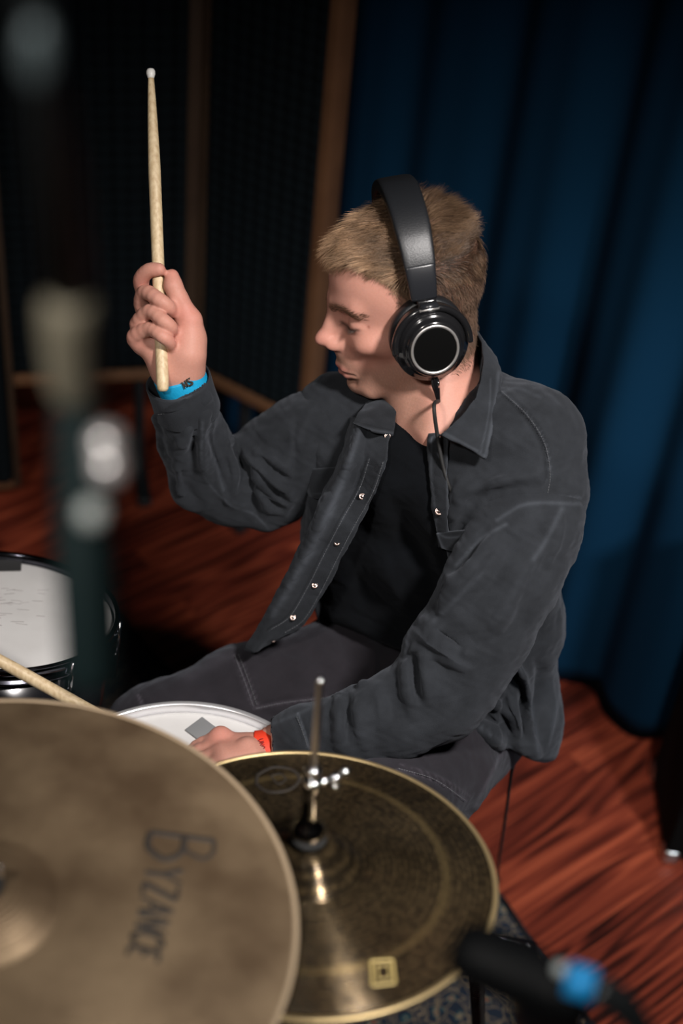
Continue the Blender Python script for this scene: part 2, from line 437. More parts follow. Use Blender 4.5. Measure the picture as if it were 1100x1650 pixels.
# acoustic gobo screens: wooden frames filled with ribbed dark foam
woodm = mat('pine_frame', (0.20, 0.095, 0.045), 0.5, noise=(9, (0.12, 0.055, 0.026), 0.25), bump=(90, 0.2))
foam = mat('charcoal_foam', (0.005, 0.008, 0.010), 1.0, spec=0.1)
wood_dim = mat('dimmed_pine_frame', (0.060, 0.036, 0.020), 0.55, noise=(9, (0.035, 0.020, 0.012), 0.25))  # pine darkened to stand for the dimmer light on the far posts
def gobo(p, q, label, m1=woodm, m2=wood_dim, m3=wood_dim, h=2.1, z0=0.30, post=0.026, dep=0.05, rails=True):
    p = np.array([*p, 0.0]); q = np.array([*q, 0.0]); d = q - p; Lg = np.linalg.norm(d); d /= Lg
    n = np.array([d[1], -d[0], 0]); n = n if n[1] < 0 else -n
    R = np.stack([d, n, [0, 0, 1]], 1)
    t = thing('acoustic_screen', label, 'screen', tuple(p * 1.0))
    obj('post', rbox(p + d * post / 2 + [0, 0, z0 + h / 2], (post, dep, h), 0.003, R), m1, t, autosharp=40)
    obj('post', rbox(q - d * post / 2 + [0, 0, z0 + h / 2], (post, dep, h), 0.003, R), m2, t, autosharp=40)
    mid = (p + q) / 2
    obj('rail', rbox(mid + [0, 0, z0 + 0.014], (Lg - 2 * post, dep, 0.028), 0.003, R), woodm, t, autosharp=40)
    obj('rail', rbox(mid + [0, 0, z0 + h - 0.022], (Lg - 2 * post, dep, 0.044), 0.003, R), woodm, t, autosharp=40)
    # foam: wavy ribs
    nu, nv = 120, 500
    u = np.linspace(post, Lg - post, nu)[:, None]; v = np.linspace(z0 + 0.028, z0 + h - 0.044, nv)[None]
    bump_ = 0.007 * np.abs(np.sin(v * PI / 0.026 + 0.0 * u)) * (0.55 + 0.45 * np.sin(u * 2 * PI / 0.03))
    Sf = p + d * u[..., None] + n * (bump_[..., None] + 0.0) + np.array([0, 0, 1.0]) * v[..., None]
    Vf, Ff = slab(Sf, 0.02)
    c = Vf.mean(0)
    obj('foam_panel', (Vf, Ff), foam, t)
    for e in (0.12, Lg - 0.12):
        obj('foot', merge(rbox(p + d * e - n * 0.02 + [0, 0, z0 / 2 + 0.012], (0.022, 0.022, z0 - 0.02), 0.002, R), rbox(p + d * e - n * 0.02 + [0, 0, 0.012], (0.03, 0.24, 0.022), 0.003, R)), BLACKMETAL, t)
    return t
A_ = Pz(504, 691, .30)[:2]; B_ = Pz(321, 598, .30)[:2]; B2 = Pz(312, 600, .30)[:2]; D_ = Pz(0, 614, .30)[:2]
dd = (D_ - B2) / np.linalg.norm(D_ - B2)
gobo(A_, B_, 'wood framed dark foam acoustic screen standing between the blue curtain and the raised drumstick')
gobo(B2, B2 + dd * 0.85, 'wood framed dark foam acoustic screen behind the raised drumstick at the far left', m1=wood_dim)
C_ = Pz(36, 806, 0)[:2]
gobo(C_, C_ + np.array([-0.75, -0.30]), 'narrow edged acoustic screen at the left frame edge, above the tom drum', m1=wood_dim, post=0.016, dep=0.03, z0=0.05, h=1.1)

# patterned rug under the kit
def rug_mat():
    m, nt, b = nodes('persian_rug'); N = nt.nodes; Lk = nt.links.new
    tc = N.new('ShaderNodeTexCoord')
    def ramp(src, stops):
        r = N.new('ShaderNodeValToRGB'); r.color_ramp.interpolation = 'CONSTANT'
        e = r.color_ramp.elements
        e[0].position = stops[0][0]; e[0].color = (*stops[0][1], 1); e[1].position = stops[1][0]; e[1].color = (*stops[1][1], 1)
        for p_, c_ in stops[2:]: x = e.new(p_); x.color = (*c_, 1)
        Lk(src, r.inputs['Fac']); return r.outputs['Color']
    ns = N.new('ShaderNodeTexNoise'); ns.inputs['Scale'].default_value = 30; ns.inputs['Detail'].default_value = 1; Lk(tc.outputs['Object'], ns.inputs['Vector'])
    ds = N.new('ShaderNodeVectorMath'); ds.operation = 'MULTIPLY_ADD'; Lk(ns.outputs['Color'], ds.inputs[0]); ds.inputs[1].default_value = (.02, .02, 0); Lk(tc.outputs['Object'], ds.inputs[2])
    vo = N.new('ShaderNodeTexVoronoi'); vo.inputs['Scale'].default_value = 34; Lk(ds.outputs[0], vo.inputs['Vector'])
    v2 = N.new('ShaderNodeTexVoronoi'); v2.feature = 'DISTANCE_TO_EDGE'; v2.inputs['Scale'].default_value = 48; Lk(ds.outputs[0], v2.inputs['Vector'])
    navy, cream, red, teal = (.008, .016, .032), (.20, .155, .10), (.14, .014, .014), (.02, .06, .07)
    c1 = ramp(vo.outputs['Distance'], [(0, red), (.13, cream), (.20, teal), (.28, navy), (.60, cream), (.64, navy)])
    c2 = ramp(v2.outputs['Distance'], [(0, (1, 1, 1)), (.035, (0, 0, 0))])
    mx = N.new('ShaderNodeMix'); mx.data_type = 'RGBA'; Lk(c2, mx.inputs[0]); Lk(c1, mx.inputs[6]); mx.inputs[7].default_value = (*[c * .8 for c in cream], 1)
    Lk(mx.outputs[2], b.inputs['Base Color']); b.inputs['Roughness'].default_value = 0.95
    return m
rp = [Pz(808, 1452, 0), Pz(905, 1600, 0), Pz(1100, 1830, 0), (-0.9, 0.75, 0), (-1.2, 1.95, 0), Pz(180, 985, 0), Pz(285, 1100, 0)]
poly = np.array([[p[0], p[1]] for p in rp])
def prism(poly, z0, z1):
    n = len(poly); V = np.array([[*p, z0] for p in poly] + [[*p, z1] for p in poly])
    return V, [tuple(range(n))[::-1], tuple(range(n, 2 * n))] + [(i, (i + 1) % n, n + (i + 1) % n, n + i) for i in range(n)]
rt = thing('patterned_rug', 'navy and cream patterned rug lying under the drum kit on the red wooden floor', 'rug', (0, 1.4, 0))
obj('pile', prism(poly, 0.0, 0.007), rug_mat(), rt, smooth=False)
ring = [np.array([p[0], p[1], 0.006]) for p in rp]
for a, c in ((0, 1), (1, 2), (5, 6), (6, 0)):
    obj('binding', tube([ring[a], ring[c]], 0.006, n=8, m=2, smooth=False), mat('black_binding', (0.006, 0.007, 0.01), 0.8), rt)
# ------------------------------------------------------------------ cymbals
def cymbal_mat(name, base, dark, rough, groove, aniso=0.0, metal=1.0, rings=None, R=0.25, hammer=0.3, bands=False):
    m, nt, b = nodes(name); N = nt.nodes; Lk = nt.links.new
    tc = N.new('ShaderNodeTexCoord')
    ln = N.new('ShaderNodeVectorMath'); ln.operation = 'LENGTH'; Lk(tc.outputs['Object'], ln.inputs[0])
    mu = N.new('ShaderNodeMath'); mu.operation = 'MULTIPLY'; mu.inputs[1].default_value = groove; Lk(ln.outputs['Value'], mu.inputs[0])
    sn = N.new('ShaderNodeMath'); sn.operation = 'SINE'; Lk(mu.outputs[0], sn.inputs[0])
    vo = N.new('ShaderNodeTexVoronoi'); vo.inputs['Scale'].default_value = 75; vo.feature = 'SMOOTH_F1'; Lk(tc.outputs['Object'], vo.inputs['Vector'])
    hm = N.new('ShaderNodeMath'); hm.operation = 'MULTIPLY_ADD'; hm.inputs[1].default_value = hammer * 6; Lk(vo.outputs['Distance'], hm.inputs[0]); Lk(sn.outputs[0], hm.inputs[2])
    bp = N.new('ShaderNodeBump'); bp.inputs['Strength'].default_value = 0.35; bp.inputs['Distance'].default_value = 0.0004
    Lk(hm.outputs[0], bp.inputs['Height']); Lk(bp.outputs['Normal'], b.inputs['Normal'])
    n = N.new('ShaderNodeTexNoise'); n.inputs['Scale'].default_value = 11; n.inputs['Detail'].default_value = 5; Lk(tc.outputs['Object'], n.inputs['Vector'])
    r = N.new('ShaderNodeValToRGB'); r.color_ramp.elements[0].position = 0.36; r.color_ramp.elements[1].position = 0.66
    r.color_ramp.elements[0].color = (*dark, 1); r.color_ramp.elements[1].color = (*base, 1); Lk(n.outputs['Fac'], r.inputs['Fac'])
    out = r.outputs['Color']
    if bands:
        m1 = N.new('ShaderNodeMath'); m1.operation = 'MULTIPLY'; m1.inputs[1].default_value = 1150; Lk(ln.outputs['Value'], m1.inputs[0])
        s1 = N.new('ShaderNodeMath'); s1.operation = 'SINE'; Lk(m1.outputs[0], s1.inputs[0])
        v1 = N.new('ShaderNodeTexVoronoi'); v1.inputs['Scale'].default_value = 190; Lk(tc.outputs['Object'], v1.inputs['Vector'])
        a1 = N.new('ShaderNodeMath'); a1.operation = 'MULTIPLY_ADD'; a1.inputs[1].default_value = -1.1; Lk(v1.outputs['Distance'], a1.inputs[0]); a1.inputs[2].default_value = 0.75
        a2 = N.new('ShaderNodeMath'); a2.operation = 'MULTIPLY_ADD'; a2.inputs[1].default_value = 0.34; Lk(s1.outputs[0], a2.inputs[0]); Lk(a1.outputs[0], a2.inputs[2])
        rb = N.new('ShaderNodeValToRGB'); rb.color_ramp.elements[0].position = 0.05; rb.color_ramp.elements[0].color = (0.36, 0.34, 0.31, 1); rb.color_ramp.elements[1].position = 0.95; rb.color_ramp.elements[1].color = (1.45, 1.28, 0.95, 1)
        Lk(a2.outputs[0], rb.inputs['Fac'])
        mb = N.new('ShaderNodeMix'); mb.data_type = 'RGBA'; mb.blend_type = 'MULTIPLY'; mb.inputs[0].default_value = 1; Lk(out, mb.inputs[6]); Lk(rb.outputs['Color'], mb.inputs[7]); out = mb.outputs[2]
    if rings:
        dv = N.new('ShaderNodeMath'); dv.operation = 'DIVIDE'; dv.inputs[1].default_value = R; Lk(ln.outputs['Value'], dv.inputs[0])
        rr = N.new('ShaderNodeValToRGB'); e = rr.color_ramp.elements; e[0].position = 0; e[0].color = (0, 0, 0, 1); e[1].position = 1; e[1].color = (1, 1, 1, 1)
        for p_, v_ in rings: x = e.new(p_); x.color = (v_, v_, v_, 1)
        Lk(dv.outputs[0], rr.inputs['Fac'])
        mx = N.new('ShaderNodeMix'); mx.data_type = 'RGBA'; Lk(rr.outputs['Color'], mx.inputs[0]); Lk(out, mx.inputs[6]); mx.inputs[7].default_value = (0.42, 0.30, 0.13, 1)
        out = mx.outputs[2]
    Lk(out, b.inputs['Base Color'])
    b.inputs['Metallic'].default_value = metal; b.inputs['Roughness'].default_value = rough
    if aniso:
        b.inputs['Anisotropic'].default_value = aniso; b.inputs['Anisotropic Rotation'].default_value = 0.25
        # tangent runs round the lathe grooves
        cr = N.new('ShaderNodeVectorMath'); cr.operation = 'CROSS_PRODUCT'; ge = N.new('ShaderNodeNewGeometry')
        vt = N.new('ShaderNodeVectorTransform'); vt.vector_type = 'VECTOR'; vt.convert_from = 'OBJECT'; vt.convert_to = 'WORLD'
        Lk(tc.outputs['Object'], vt.inputs[0]); Lk(vt.outputs[0], cr.inputs[0]); Lk(ge.outputs['Normal'], cr.inputs[1])
        Lk(cr.outputs[0], b.inputs['Tangent'])
    return m
def cym_prof(R, bell_r, bell_h, bow, th=0.0014):
    pr = []
    rs = np.concatenate([np.linspace(0.006, bell_r, 14), np.linspace(bell_r, R, 40)[1:]])
    def h(r):
        hb = bow * (1 - (r / R) ** 2) 
        if r < bell_r: hb += bell_h * (1 - (r / bell_r) ** 2) ** 0.75
        return hb
    top = [(r, h(r)) for r in rs]; bot = [(r, h(r) - th) for r in rs[::-1]]
    return top + bot
def on_plane(px, py, c, n):
    v = P(px, py, 1.0) - CAM
    return CAM + v * ((c - CAM) @ n) / (v @ n)

# big cymbal in front
cn = np.array([0.0, 0.07, 1.0]); cn /= np.linalg.norm(cn)
cc = Pz(-28, 1478, 1.10)
crash_m = cymbal_mat('aged_bronze', (0.30, 0.215, 0.130), (0.145, 0.095, 0.055), 0.46, 2600, metal=0.66, hammer=0.4)
CRR = 0.254
cr = thing('crash_cymbal', 'large brown weathered crash cymbal with dark lettering, nearest at the lower left', 'cymbal', cc)
obj('cymbal_plate', lathe(cc, cn, cym_prof(CRR, 0.062, 0.018, 0.020), n=160, close=True), crash_m, cr)
def surf_pt(px, py, c, n, R, bow, lift=0.0004):
    p = on_plane(px, py, c, n)
    for _ in range(6):
        r = np.linalg.norm((p - c) - ((p - c) @ n) * n); h = bow * (1 - (r / R) ** 2) + lift
        p = on_plane(px, py, c + n * h, n)
    return p
def strokes(L, fn, n, w2):
    """ribbons lying on a surface: L = [(px points, width px)]"""
    parts = []
    for pts, wd in L:
        s_ = spl(np.asarray(pts, float), max(2, 6 * (len(pts) - 1))) if len(pts) > 2 else np.asarray(pts, float)
        q = np.array([fn(*p) for p in s_]); T_ = np.gradient(q, axis=0); T_ /= np.linalg.norm(T_, axis=1)[:, None]
        B = np.cross(T_, n); B /= np.linalg.norm(B, axis=1)[:, None]; hw = wd * w2 / 2
        a = q + B * hw; b_ = q - B * hw
        V = np.concatenate([a, b_, a + n * 0.0002, b_ + n * 0.0002]); k = len(q)
        F = []
        for i in range(k - 1):
            F += [(2 * k + i, 3 * k + i, 3 * k + i + 1, 2 * k + i + 1), (i, i + 1, k + i + 1, k + i), (i, 2 * k + i, 2 * k + i + 1, i + 1), (k + i, k + i + 1, 3 * k + i + 1, 3 * k + i)]
        parts.append((V, F))
    return merge(*parts)
INK = mat('faded_black_ink', (0.022, 0.017, 0.013), 0.7)
GLY = {  # glyph strokes in a unit box (x along the word, y up), with stroke weight
    'B': [([(0.12, 0), (0.12, 1)], 1.5), ([(0.12, 1), (0.5, 1), (0.72, 0.85), (0.5, 0.56), (0.12, 0.54)], 1), ([(0.12, 0.54), (0.6, 0.52), (0.88, 0.28), (0.6, 0.0), (0.12, 0)], 1.6)],
    'Y': [([(0.02, 1), (0.5, 0.48)], 1.4), ([(0.98, 1), (0.5, 0.48)], .9), ([(0.5, 0.48), (0.5, 0)], 1.4)],
    'Z': [([(0.08, 1), (0.92, 1)], .9), ([(0.92, 1), (0.08, 0)], 1.5), ([(0.08, 0), (0.94, 0)], .9)],
    'A': [([(0.0, 0), (0.5, 1)], .9), ([(0.5, 1), (1.0, 0)], 1.5), ([(0.2, 0.35), (0.8, 0.35)], .8)],
    'N': [([(0.1, 0), (0.1, 1)], .9), ([(0.1, 1), (0.9, 0)], 1.5), ([(0.9, 0), (0.9, 1)], .9)],
    'C': [([(0.92, 0.85), (0.55, 1), (0.12, 0.75), (0.1, 0.3), (0.5, 0), (0.92, 0.15)], 1.3)],
    'E': [([(0.12, 0), (0.12, 1)], 1.5), ([(0.12, 1), (0.85, 1)], .9), ([(0.12, 0.52), (0.7, 0.52)], .9), ([(0.12, 0), (0.9, 0)], .9)],
    'M': [([(0.05, 0), (0.1, 1)], .9), ([(0.1, 1), (0.5, 0.2)], 1.3), ([(0.5, 0.2), (0.9, 1)], .9), ([(0.9, 1), (0.95, 0)], 1.3)],
    'O': [([(0.5, 1), (0.1, 0.7), (0.1, 0.3), (0.5, 0), (0.9, 0.3), (0.9, 0.7), (0.5, 1)], 1.2)],
    'S': [([(0.88, 0.85), (0.5, 1), (0.15, 0.8), (0.5, 0.5), (0.85, 0.22), (0.5, 0), (0.12, 0.15)], 1.3)],
    'D': [([(0.12, 0), (0.12, 1)], 1.4), ([(0.12, 1), (0.6, 0.95), (0.92, 0.5), (0.6, 0.05), (0.12, 0)], 1.2)],
    'U': [([(0.1, 1), (0.1, 0.35), (0.5, 0), (0.9, 0.35), (0.9, 1)], 1.2)],
    'L': [([(0.12, 1), (0.12, 0)], 1.3), ([(0.12, 0), (0.9, 0)], 1.0)],
    'I': [([(0.5, 0), (0.5, 1)], 1.3)],
}
def word(letters, base, hts, advs, wd):
    """letters set along a pixel baseline curve; tops point right of travel direction's left"""
    L = []; base = spl(np.asarray(base, float), 200); seg = np.linalg.norm(np.diff(base, axis=0), axis=1); s_ = np.concatenate([[0], np.cumsum(seg)])
    pos = 0
    for ch, h_, ad in zip(letters, hts, advs):
        for pts, wg in GLY[ch]:
            out = []
            for x, y in pts:
                t = pos + x * ad * 0.86; i = min(np.searchsorted(s_, t), 198)
                tang = base[i + 1] - base[i]; tang /= np.linalg.norm(tang); up = np.array([tang[1], -tang[0]])
                out.append(tuple(base[i] + up * y * h_))
            L.append((out, wg * wd))
        pos += ad
    return L
wl = word('BYZANCE', [(243, 1333), (236, 1385), (229, 1440), (218, 1490), (203, 1545)], [104, 60, 56, 54, 52, 50, 50], [62, 25, 26, 26, 26, 25, 26], 7.6)
# let the big initial lean as printed
obj('lettering', strokes(wl, lambda x, y: surf_pt(x, y, cc, cn, CRR, 0.020), cn, 1.1 / FPX), INK, cr)
top = cc + cn * 0.036
obj('felt_washer', lathe(top, cn, [(0.004, 0), (0.018, 0), (0.019, 0.004), (0.018, 0.010), (0.004, 0.010)], n=32), mat('black_felt', (0.02, 0.02, 0.02), 0.95), cr)
obj('wing_nut', merge(lathe(top + cn * 0.010, cn, [(0.004, 0), (0.008, 0), (0.007, 0.012), (0.004, 0.014)], n=20), rbox(top + cn * 0.022 + [0.011, 0, 0], (0.016, 0.004, 0.014), 0.0015), rbox(top + cn * 0.022 - [0.011, 0, 0], (0.016, 0.004, 0.014), 0.0015)), CHROME, cr)

def tripod(parent, base, h, r=0.011, spread=0.26, mat_=CHROME, rot=0.3, name='leg', foot=True):
    b = np.array([base[0], base[1], 0.0])
    for k in range(3):
        a = rot + k * 2 * PI / 3; d = np.array([math.cos(a), math.sin(a), 0])
        g = obj(name, tube([b + [0, 0, h], b + d * spread * .97 + [0, 0, 0.026]], r * 0.8, n=10, m=2, smooth=False), mat_, parent)
        if foot: obj('rubber_foot', tube([b + d * spread * 0.92 + [0, 0, 0.032], b + d * spread + [0, 0, 0.013]], 0.0125, n=12, m=2, smooth=False), RUBBER, g)
cs = thing('cymbal_stand', 'chrome cymbal stand under the large brown crash cymbal', 'stand', (cc[0], cc[1], 0))
obj('pole', tube([(cc[0], cc[1], 0.12), (cc[0], cc[1], 0.7)], 0.0127, n=16, m=2, smooth=False), CHROME, cs)
obj('upper_pole', tube([(cc[0], cc[1], 0.68), cc + cn * 0.015], 0.0085, n=16, m=2, smooth=False), CHROME, cs)
obj('tilter_rod', tube([cc + cn * 0.01, top + cn * 0.03], 0.0035, n=12, m=2, smooth=False), CHROME, cs)
tripod(cs, cc, 0.30)

# hi-hat
hn = np.array([-0.025, 0.205, 1.0]); hn /= np.linalg.norm(hn)
hc = P(492, 1402, 1.33); HR = 0.180
hat_m = cymbal_mat('dark_lathed_bronze', (0.19, 0.150, 0.100), (0.085, 0.066, 0.043), 0.21, 5200, aniso=0.7, bands=True, metal=0.78, rings=[(.70, 0), (.712, .3), (.745, .35), (.76, 0), (.975, 0), (.985, 1)], R=HR, hammer=0.35)
hh = thing('hi_hat', 'pair of dark bronze hi-hat cymbals with a chrome clutch and upright rod', 'cymbal', hc)
obj('top_cymbal', lathe(hc, hn, cym_prof(HR, 0.052, 0.024, 0.012), n=160, close=True), hat_m, hh)
obj('bottom_cymbal', lathe(hc - hn * 0.004, -hn, cym_prof(HR, 0.052, 0.016, 0.012), n=128, close=True), hat_m, hh)
goldedge = mat('gold_edge', (0.62, 0.47, 0.24), 0.38, 0.8)
a_, b_, _ = frame_of(hn)
obj('rim', lathe(hc, hn, [(HR - 0.0045, 0.0008), (HR, 0.0004), (HR + 0.0012, -0.0012), (HR, -0.0026), (HR - 0.004, -0.002)], n=160, close=True), goldedge, hh)
obj('rim', lathe(cc, cn, [(CRR - 0.004, 0.0007), (CRR, 0.0004), (CRR + 0.001, -0.0007), (CRR, -0.0018), (CRR - 0.004, -0.0012)], n=160, close=True), mat('worn_edge', (0.50, 0.38, 0.25), 0.5, 0.5), cr)
ct = hc + hn * 0.036
obj('felt_washer', lathe(ct, hn, [(0.004, 0), (0.0165, 0), (0.0175, 0.004), (0.0165, 0.008), (0.004, 0.008)], n=32), mat('black_felt', (0.02, 0.02, 0.02), 0.95), hh)
cl = obj('clutch', lathe(ct + hn * 0.008, hn, [(0.004, 0), (0.0165, 0.0), (0.0168, 0.006), (0.0135, 0.012), (0.0100, 0.018), (0.0088, 0.024), (0.0082, 0.040), (0.0080, 0.048), (0.0092, 0.049), (0.0092, 0.062), (0.0078, 0.064), (0.0035, 0.065)], n=40), CHROME, hh)
wn = ct + hn * 0.064
side = np.cross(hn, [0.25, 1, 0]); side /= np.linalg.norm(side); side = side if side[0] > 0 else -side
side = side * 0.96 + np.array([0, 0.55, 0.15]); side /= np.linalg.norm(side)
wing = merge(tube([wn, wn + side * 0.018], 0.0038, n=10, m=2, smooth=False), ball(wn + side * 0.022 + hn * 0.000, 0.0058, sq=(1, 1, 1)), ball(wn + side * 0.031 + hn * 0.004, 0.0052), ball(wn + side * 0.023 - hn * 0.009, 0.0045))
obj('wing_screw', wing, CHROME, cl)
obj('clutch_nut', lathe(ct + hn * 0.073, hn, [(0.0035, 0), (0.0072, 0.001), (0.0078, 0.006), (0.0072, 0.011), (0.0035, 0.012)], n=6), CHROME, cl)

obj('pull_rod', lathe(hc - hn * 0.2, hn, [(0.0033, 0), (0.0033, 0.414), (0.0029, 0.4162), (0.0012, 0.4170)], n=20), STEEL, hh)
obj('pull_rod_tip', lathe(hc + hn * 0.2135, hn, [(0.0034, 0), (0.0036, 0.0012), (0.0022, 0.0034), (0.0004, 0.004)], n=20), CHROME, hh)
hb = hc - hn * 0.2; hb2 = np.array([hb[0], hb[1] , 0.0])
obj('stand_tube', tube([hc - hn * 0.03, hb], 0.0095, n=16, m=2, smooth=False), CHROME, hh)
obj('lower_tube', tube([hb + hn * 0.005, (hb[0], hb[1], 0.06)], 0.0127, n=16, m=2, smooth=False), CHROME, hh)
tripod(hh, hb2, 0.30, rot=0.9)
obj('footboard', rbox((hb[0] + 0.06, hb[1] + 0.12, 0.035), (0.10, 0.28, 0.012), 0.004, np.array([[.9, .43, 0], [-.43, .9, 0], [0, 0, 1]])), CHROME, hh)
def hs(x, y): return surf_pt(x, y, hc, hn, HR, 0.012, 0.0003)
GOLDINK = mat('gold_print', (0.55, 0.42, 0.16), 0.45, 0.3)
badge = [([(598, 1548), (632, 1546), (636, 1584), (600, 1588), (598, 1548)], 5), ([(607, 1556), (626, 1555), (628, 1575), (609, 1578), (607, 1556)], 3)]
badge = [([p, q], w_) for pts, w_ in badge for p, q in zip(pts[:-1], pts[1:])]
obj('logo', strokes(badge, hs, hn, 1.3 / FPX), GOLDINK, hh)
stamp = word('BON', [(420, 1262), (470, 1270)], [22, 22, 22], [17, 17, 17], 4)
ringst = [([(415, 1248), (440, 1236), (470, 1240), (482, 1256), (466, 1272), (434, 1276), (414, 1264), (415, 1248)], 6), ([(436, 1250), (452, 1247), (460, 1256), (448, 1263), (436, 1250)], 3)]
obj('stamp', strokes(ringst, hs, hn, 1.3 / FPX), INK, hh)

# ------------------------------------------------------------------ snare
DRUMHEAD = mat('coated_white_head', (0.72, 0.71, 0.70), 0.65, noise=(14, (0.60, 0.585, 0.57), 0.3))
sn_c = Pz(292, 1328, 0.735); SR = 0.184
sd = thing('snare_drum', 'snare drum with chrome hoop and white head under the left hand', 'drum', (sn_c[0], sn_c[1], 0))
up = np.array([0, 0, 1.0])
obj('shell', lathe(sn_c - [0, 0, 0.14], up, [(0.174, 0.003), (0.178, 0.003), (0.178, 0.137), (0.174, 0.137)], n=96), CHROME, sd)
obj('drum_head', lathe(sn_c, up, [(0.0001, 0.0), (0.120, 0.0), (0.172, 0.0), (0.178, -0.0015), (0.1795, -0.008), (0.176, -0.008)], n=96), DRUMHEAD, sd)
def hoop(c, n, R, t=0.0028, h=0.022):
    return lathe(c, n, [(R - 0.001, -0.010), (R - 0.0005, h * .45), (R + 0.0005, h * .50), (R + 0.0045, h * .56), (R + 0.0062, h * .50), (R + 0.0062, h * .36), (R + 0.0025, h * .3), (R + 0.0025, -0.008), (R + 0.0065, -0.0085), (R + 0.0065, -0.012), (R + 0.0, -0.012)], n=128, close=True)
HOOPCH = mat('bright_chrome', (0.88, 0.88, 0.90), 0.28, 0.75)
obj('hoop', hoop(sn_c, up, 0.1800), HOOPCH, sd)
obj('hoop', hoop(sn_c - [0, 0, 0.14], -up, 0.1800), CHROME, sd)
for k in range(10):
    a = 2 * PI * k / 10 + 0.15; d = np.array([math.cos(a), math.sin(a), 0])
    g = obj('lug', rbox(sn_c + d * 0.184 - [0, 0, 0.07], (0.014, 0.016, 0.06), 0.004, np.array([[d[0], -d[1], 0], [d[1], d[0], 0], [0, 0, 1]])), CHROME, sd)
    obj('tension_rod', tube([sn_c + d * 0.1885 + [0, 0, 0.004], sn_c + d * 0.1885 - [0, 0, 0.06]], 0.0028, n=8, m=2, smooth=False), CHROME, g)
damp = Pz(328, 1178, 0.7375)
obj('damper_pad', rbox(damp, (0.036, 0.030, 0.003), 0.001, np.array([[.8, .6, 0], [-.6, .8, 0], [0, 0, 1]])), mat('grey_gel', (0.22, 0.225, 0.23), 0.5), sd)
obj('stand_post', tube([sn_c - [0, 0, 0.19], (sn_c[0], sn_c[1], 0.10)], 0.012, n=14, m=2, smooth=False), CHROME, sd)
for k in range(3):
    a = 0.9 + k * 2 * PI / 3; d = np.array([math.cos(a), math.sin(a), 0])
    obj('basket_arm', tube([sn_c - [0, 0, 0.20], sn_c + d * 0.17 - [0, 0, 0.175], sn_c + d * 0.197 - [0, 0, 0.15], sn_c + d * 0.196 - [0, 0, 0.125]], 0.005, n=8), CHROME, sd)
tripod(sd, sn_c, 0.22, spread=0.24, rot=2.2)

# ------------------------------------------------------------------ tom
tn = np.array([0.06, 0.28, 1.0]); tn /= np.linalg.norm(tn)
tcn = P(-8, 988, 1.85); TR = 0.152
tm = thing('tom_drum', 'tom drum with white coated head and black tape at the left edge', 'drum', tcn)
BLACKWRAP = mat('black_drum_wrap', (0.008, 0.008, 0.010), 0.18, coat=0.5)
BCHROME = mat('black_chrome', (0.10, 0.10, 0.12), 0.13, 1.0)
obj('shell', lathe(tcn - tn * 0.21, tn, [(0.146, 0), (0.150, 0), (0.150, 0.205), (0.146, 0.205)], n=96), BLACKWRAP, tm)
obj('drum_head', lathe(tcn, tn, [(0.0001, 0.0), (0.1, 0.0), (0.146, 0.0), (0.1515, -0.0015), (0.1525, -0.008), (0.149, -0.008)], n=96), DRUMHEAD, tm)
obj('hoop', hoop(tcn, tn, 0.1535, h=0.02), BCHROME, tm)
obj('hoop', hoop(tcn - tn * 0.21, -tn, 0.1535, h=0.02), BCHROME, tm)
ta, tb, _ = frame_of(tn)
for k in range(8):
    a = 2 * PI * k / 8 + 0.30; d = math.cos(a) * ta + math.sin(a) * tb; e = np.cross(tn, d)
    g = obj('lug', rbox(tcn + d * 0.157 - tn * 0.055, (0.013, 0.018, 0.04), 0.004, np.stack([d, e, tn], 1)), BCHROME, tm)
    obj('tension_rod', tube([tcn + d * 0.1605 + tn * 0.008, tcn + d * 0.1605 - tn * 0.05], 0.003, n=8, m=2, smooth=False), CHROME, g)
tp = [on_plane(x, y, tcn + tn * 0.0006, tn) for x, y in ((-60, 903), (35, 902), (34, 920), (-60, 922))]
obj('tape_strip', (np.array([*tp, *[q + tn * 0.0004 for q in tp]]), [(3, 2, 1, 0), (4, 5, 6, 7), (0, 1, 5, 4), (1, 2, 6, 5), (2, 3, 7, 6), (3, 0, 4, 7)]), mat('black_gaffer_tape', (0.035, 0.035, 0.035), 0.6), tm, smooth=False)
mk = []
for _ in range(26):
    x = random.uniform(-20, 62); y = random.uniform(948, 1012); L_ = random.uniform(6, 22)
    mk.append(([(x, y), (x + L_, y + random.uniform(-2, 3))], random.uniform(0.7, 1.8)))
obj('stick_marks', strokes(mk, lambda x, y: on_plane(x, y, tcn + tn * 0.0003, tn), tn, 0.8 / 1200), mat('grey_scuff', (0.33, 0.30, 0.30), 0.8), tm)
tb_ = tcn - tn * 0.12 - ta * 0.0
side_ = np.array([-1.0, 0.1, 0]); side_ -= (side_ @ tn) * tn; side_ /= np.linalg.norm(side_)
m0 = tb_ + side_ * 0.152
obj('mount_bracket', rbox(m0 + side_ * 0.012, (0.03, 0.05, 0.06), 0.005), BCHROME, tm)
m1 = m0 + side_ * 0.09
obj('mount_rod', tube([m0 + side_ * 0.01, m1, (m1[0], m1[1], 0.5)], 0.0085, n=12, m=3, smooth=False), CHROME, tm)
obj('stand_pole', tube([(m1[0], m1[1], 0.52), (m1[0], m1[1], 0.1)], 0.0127, n=12, m=2, smooth=False), CHROME, tm)
tripod(tm, m1, 0.28)

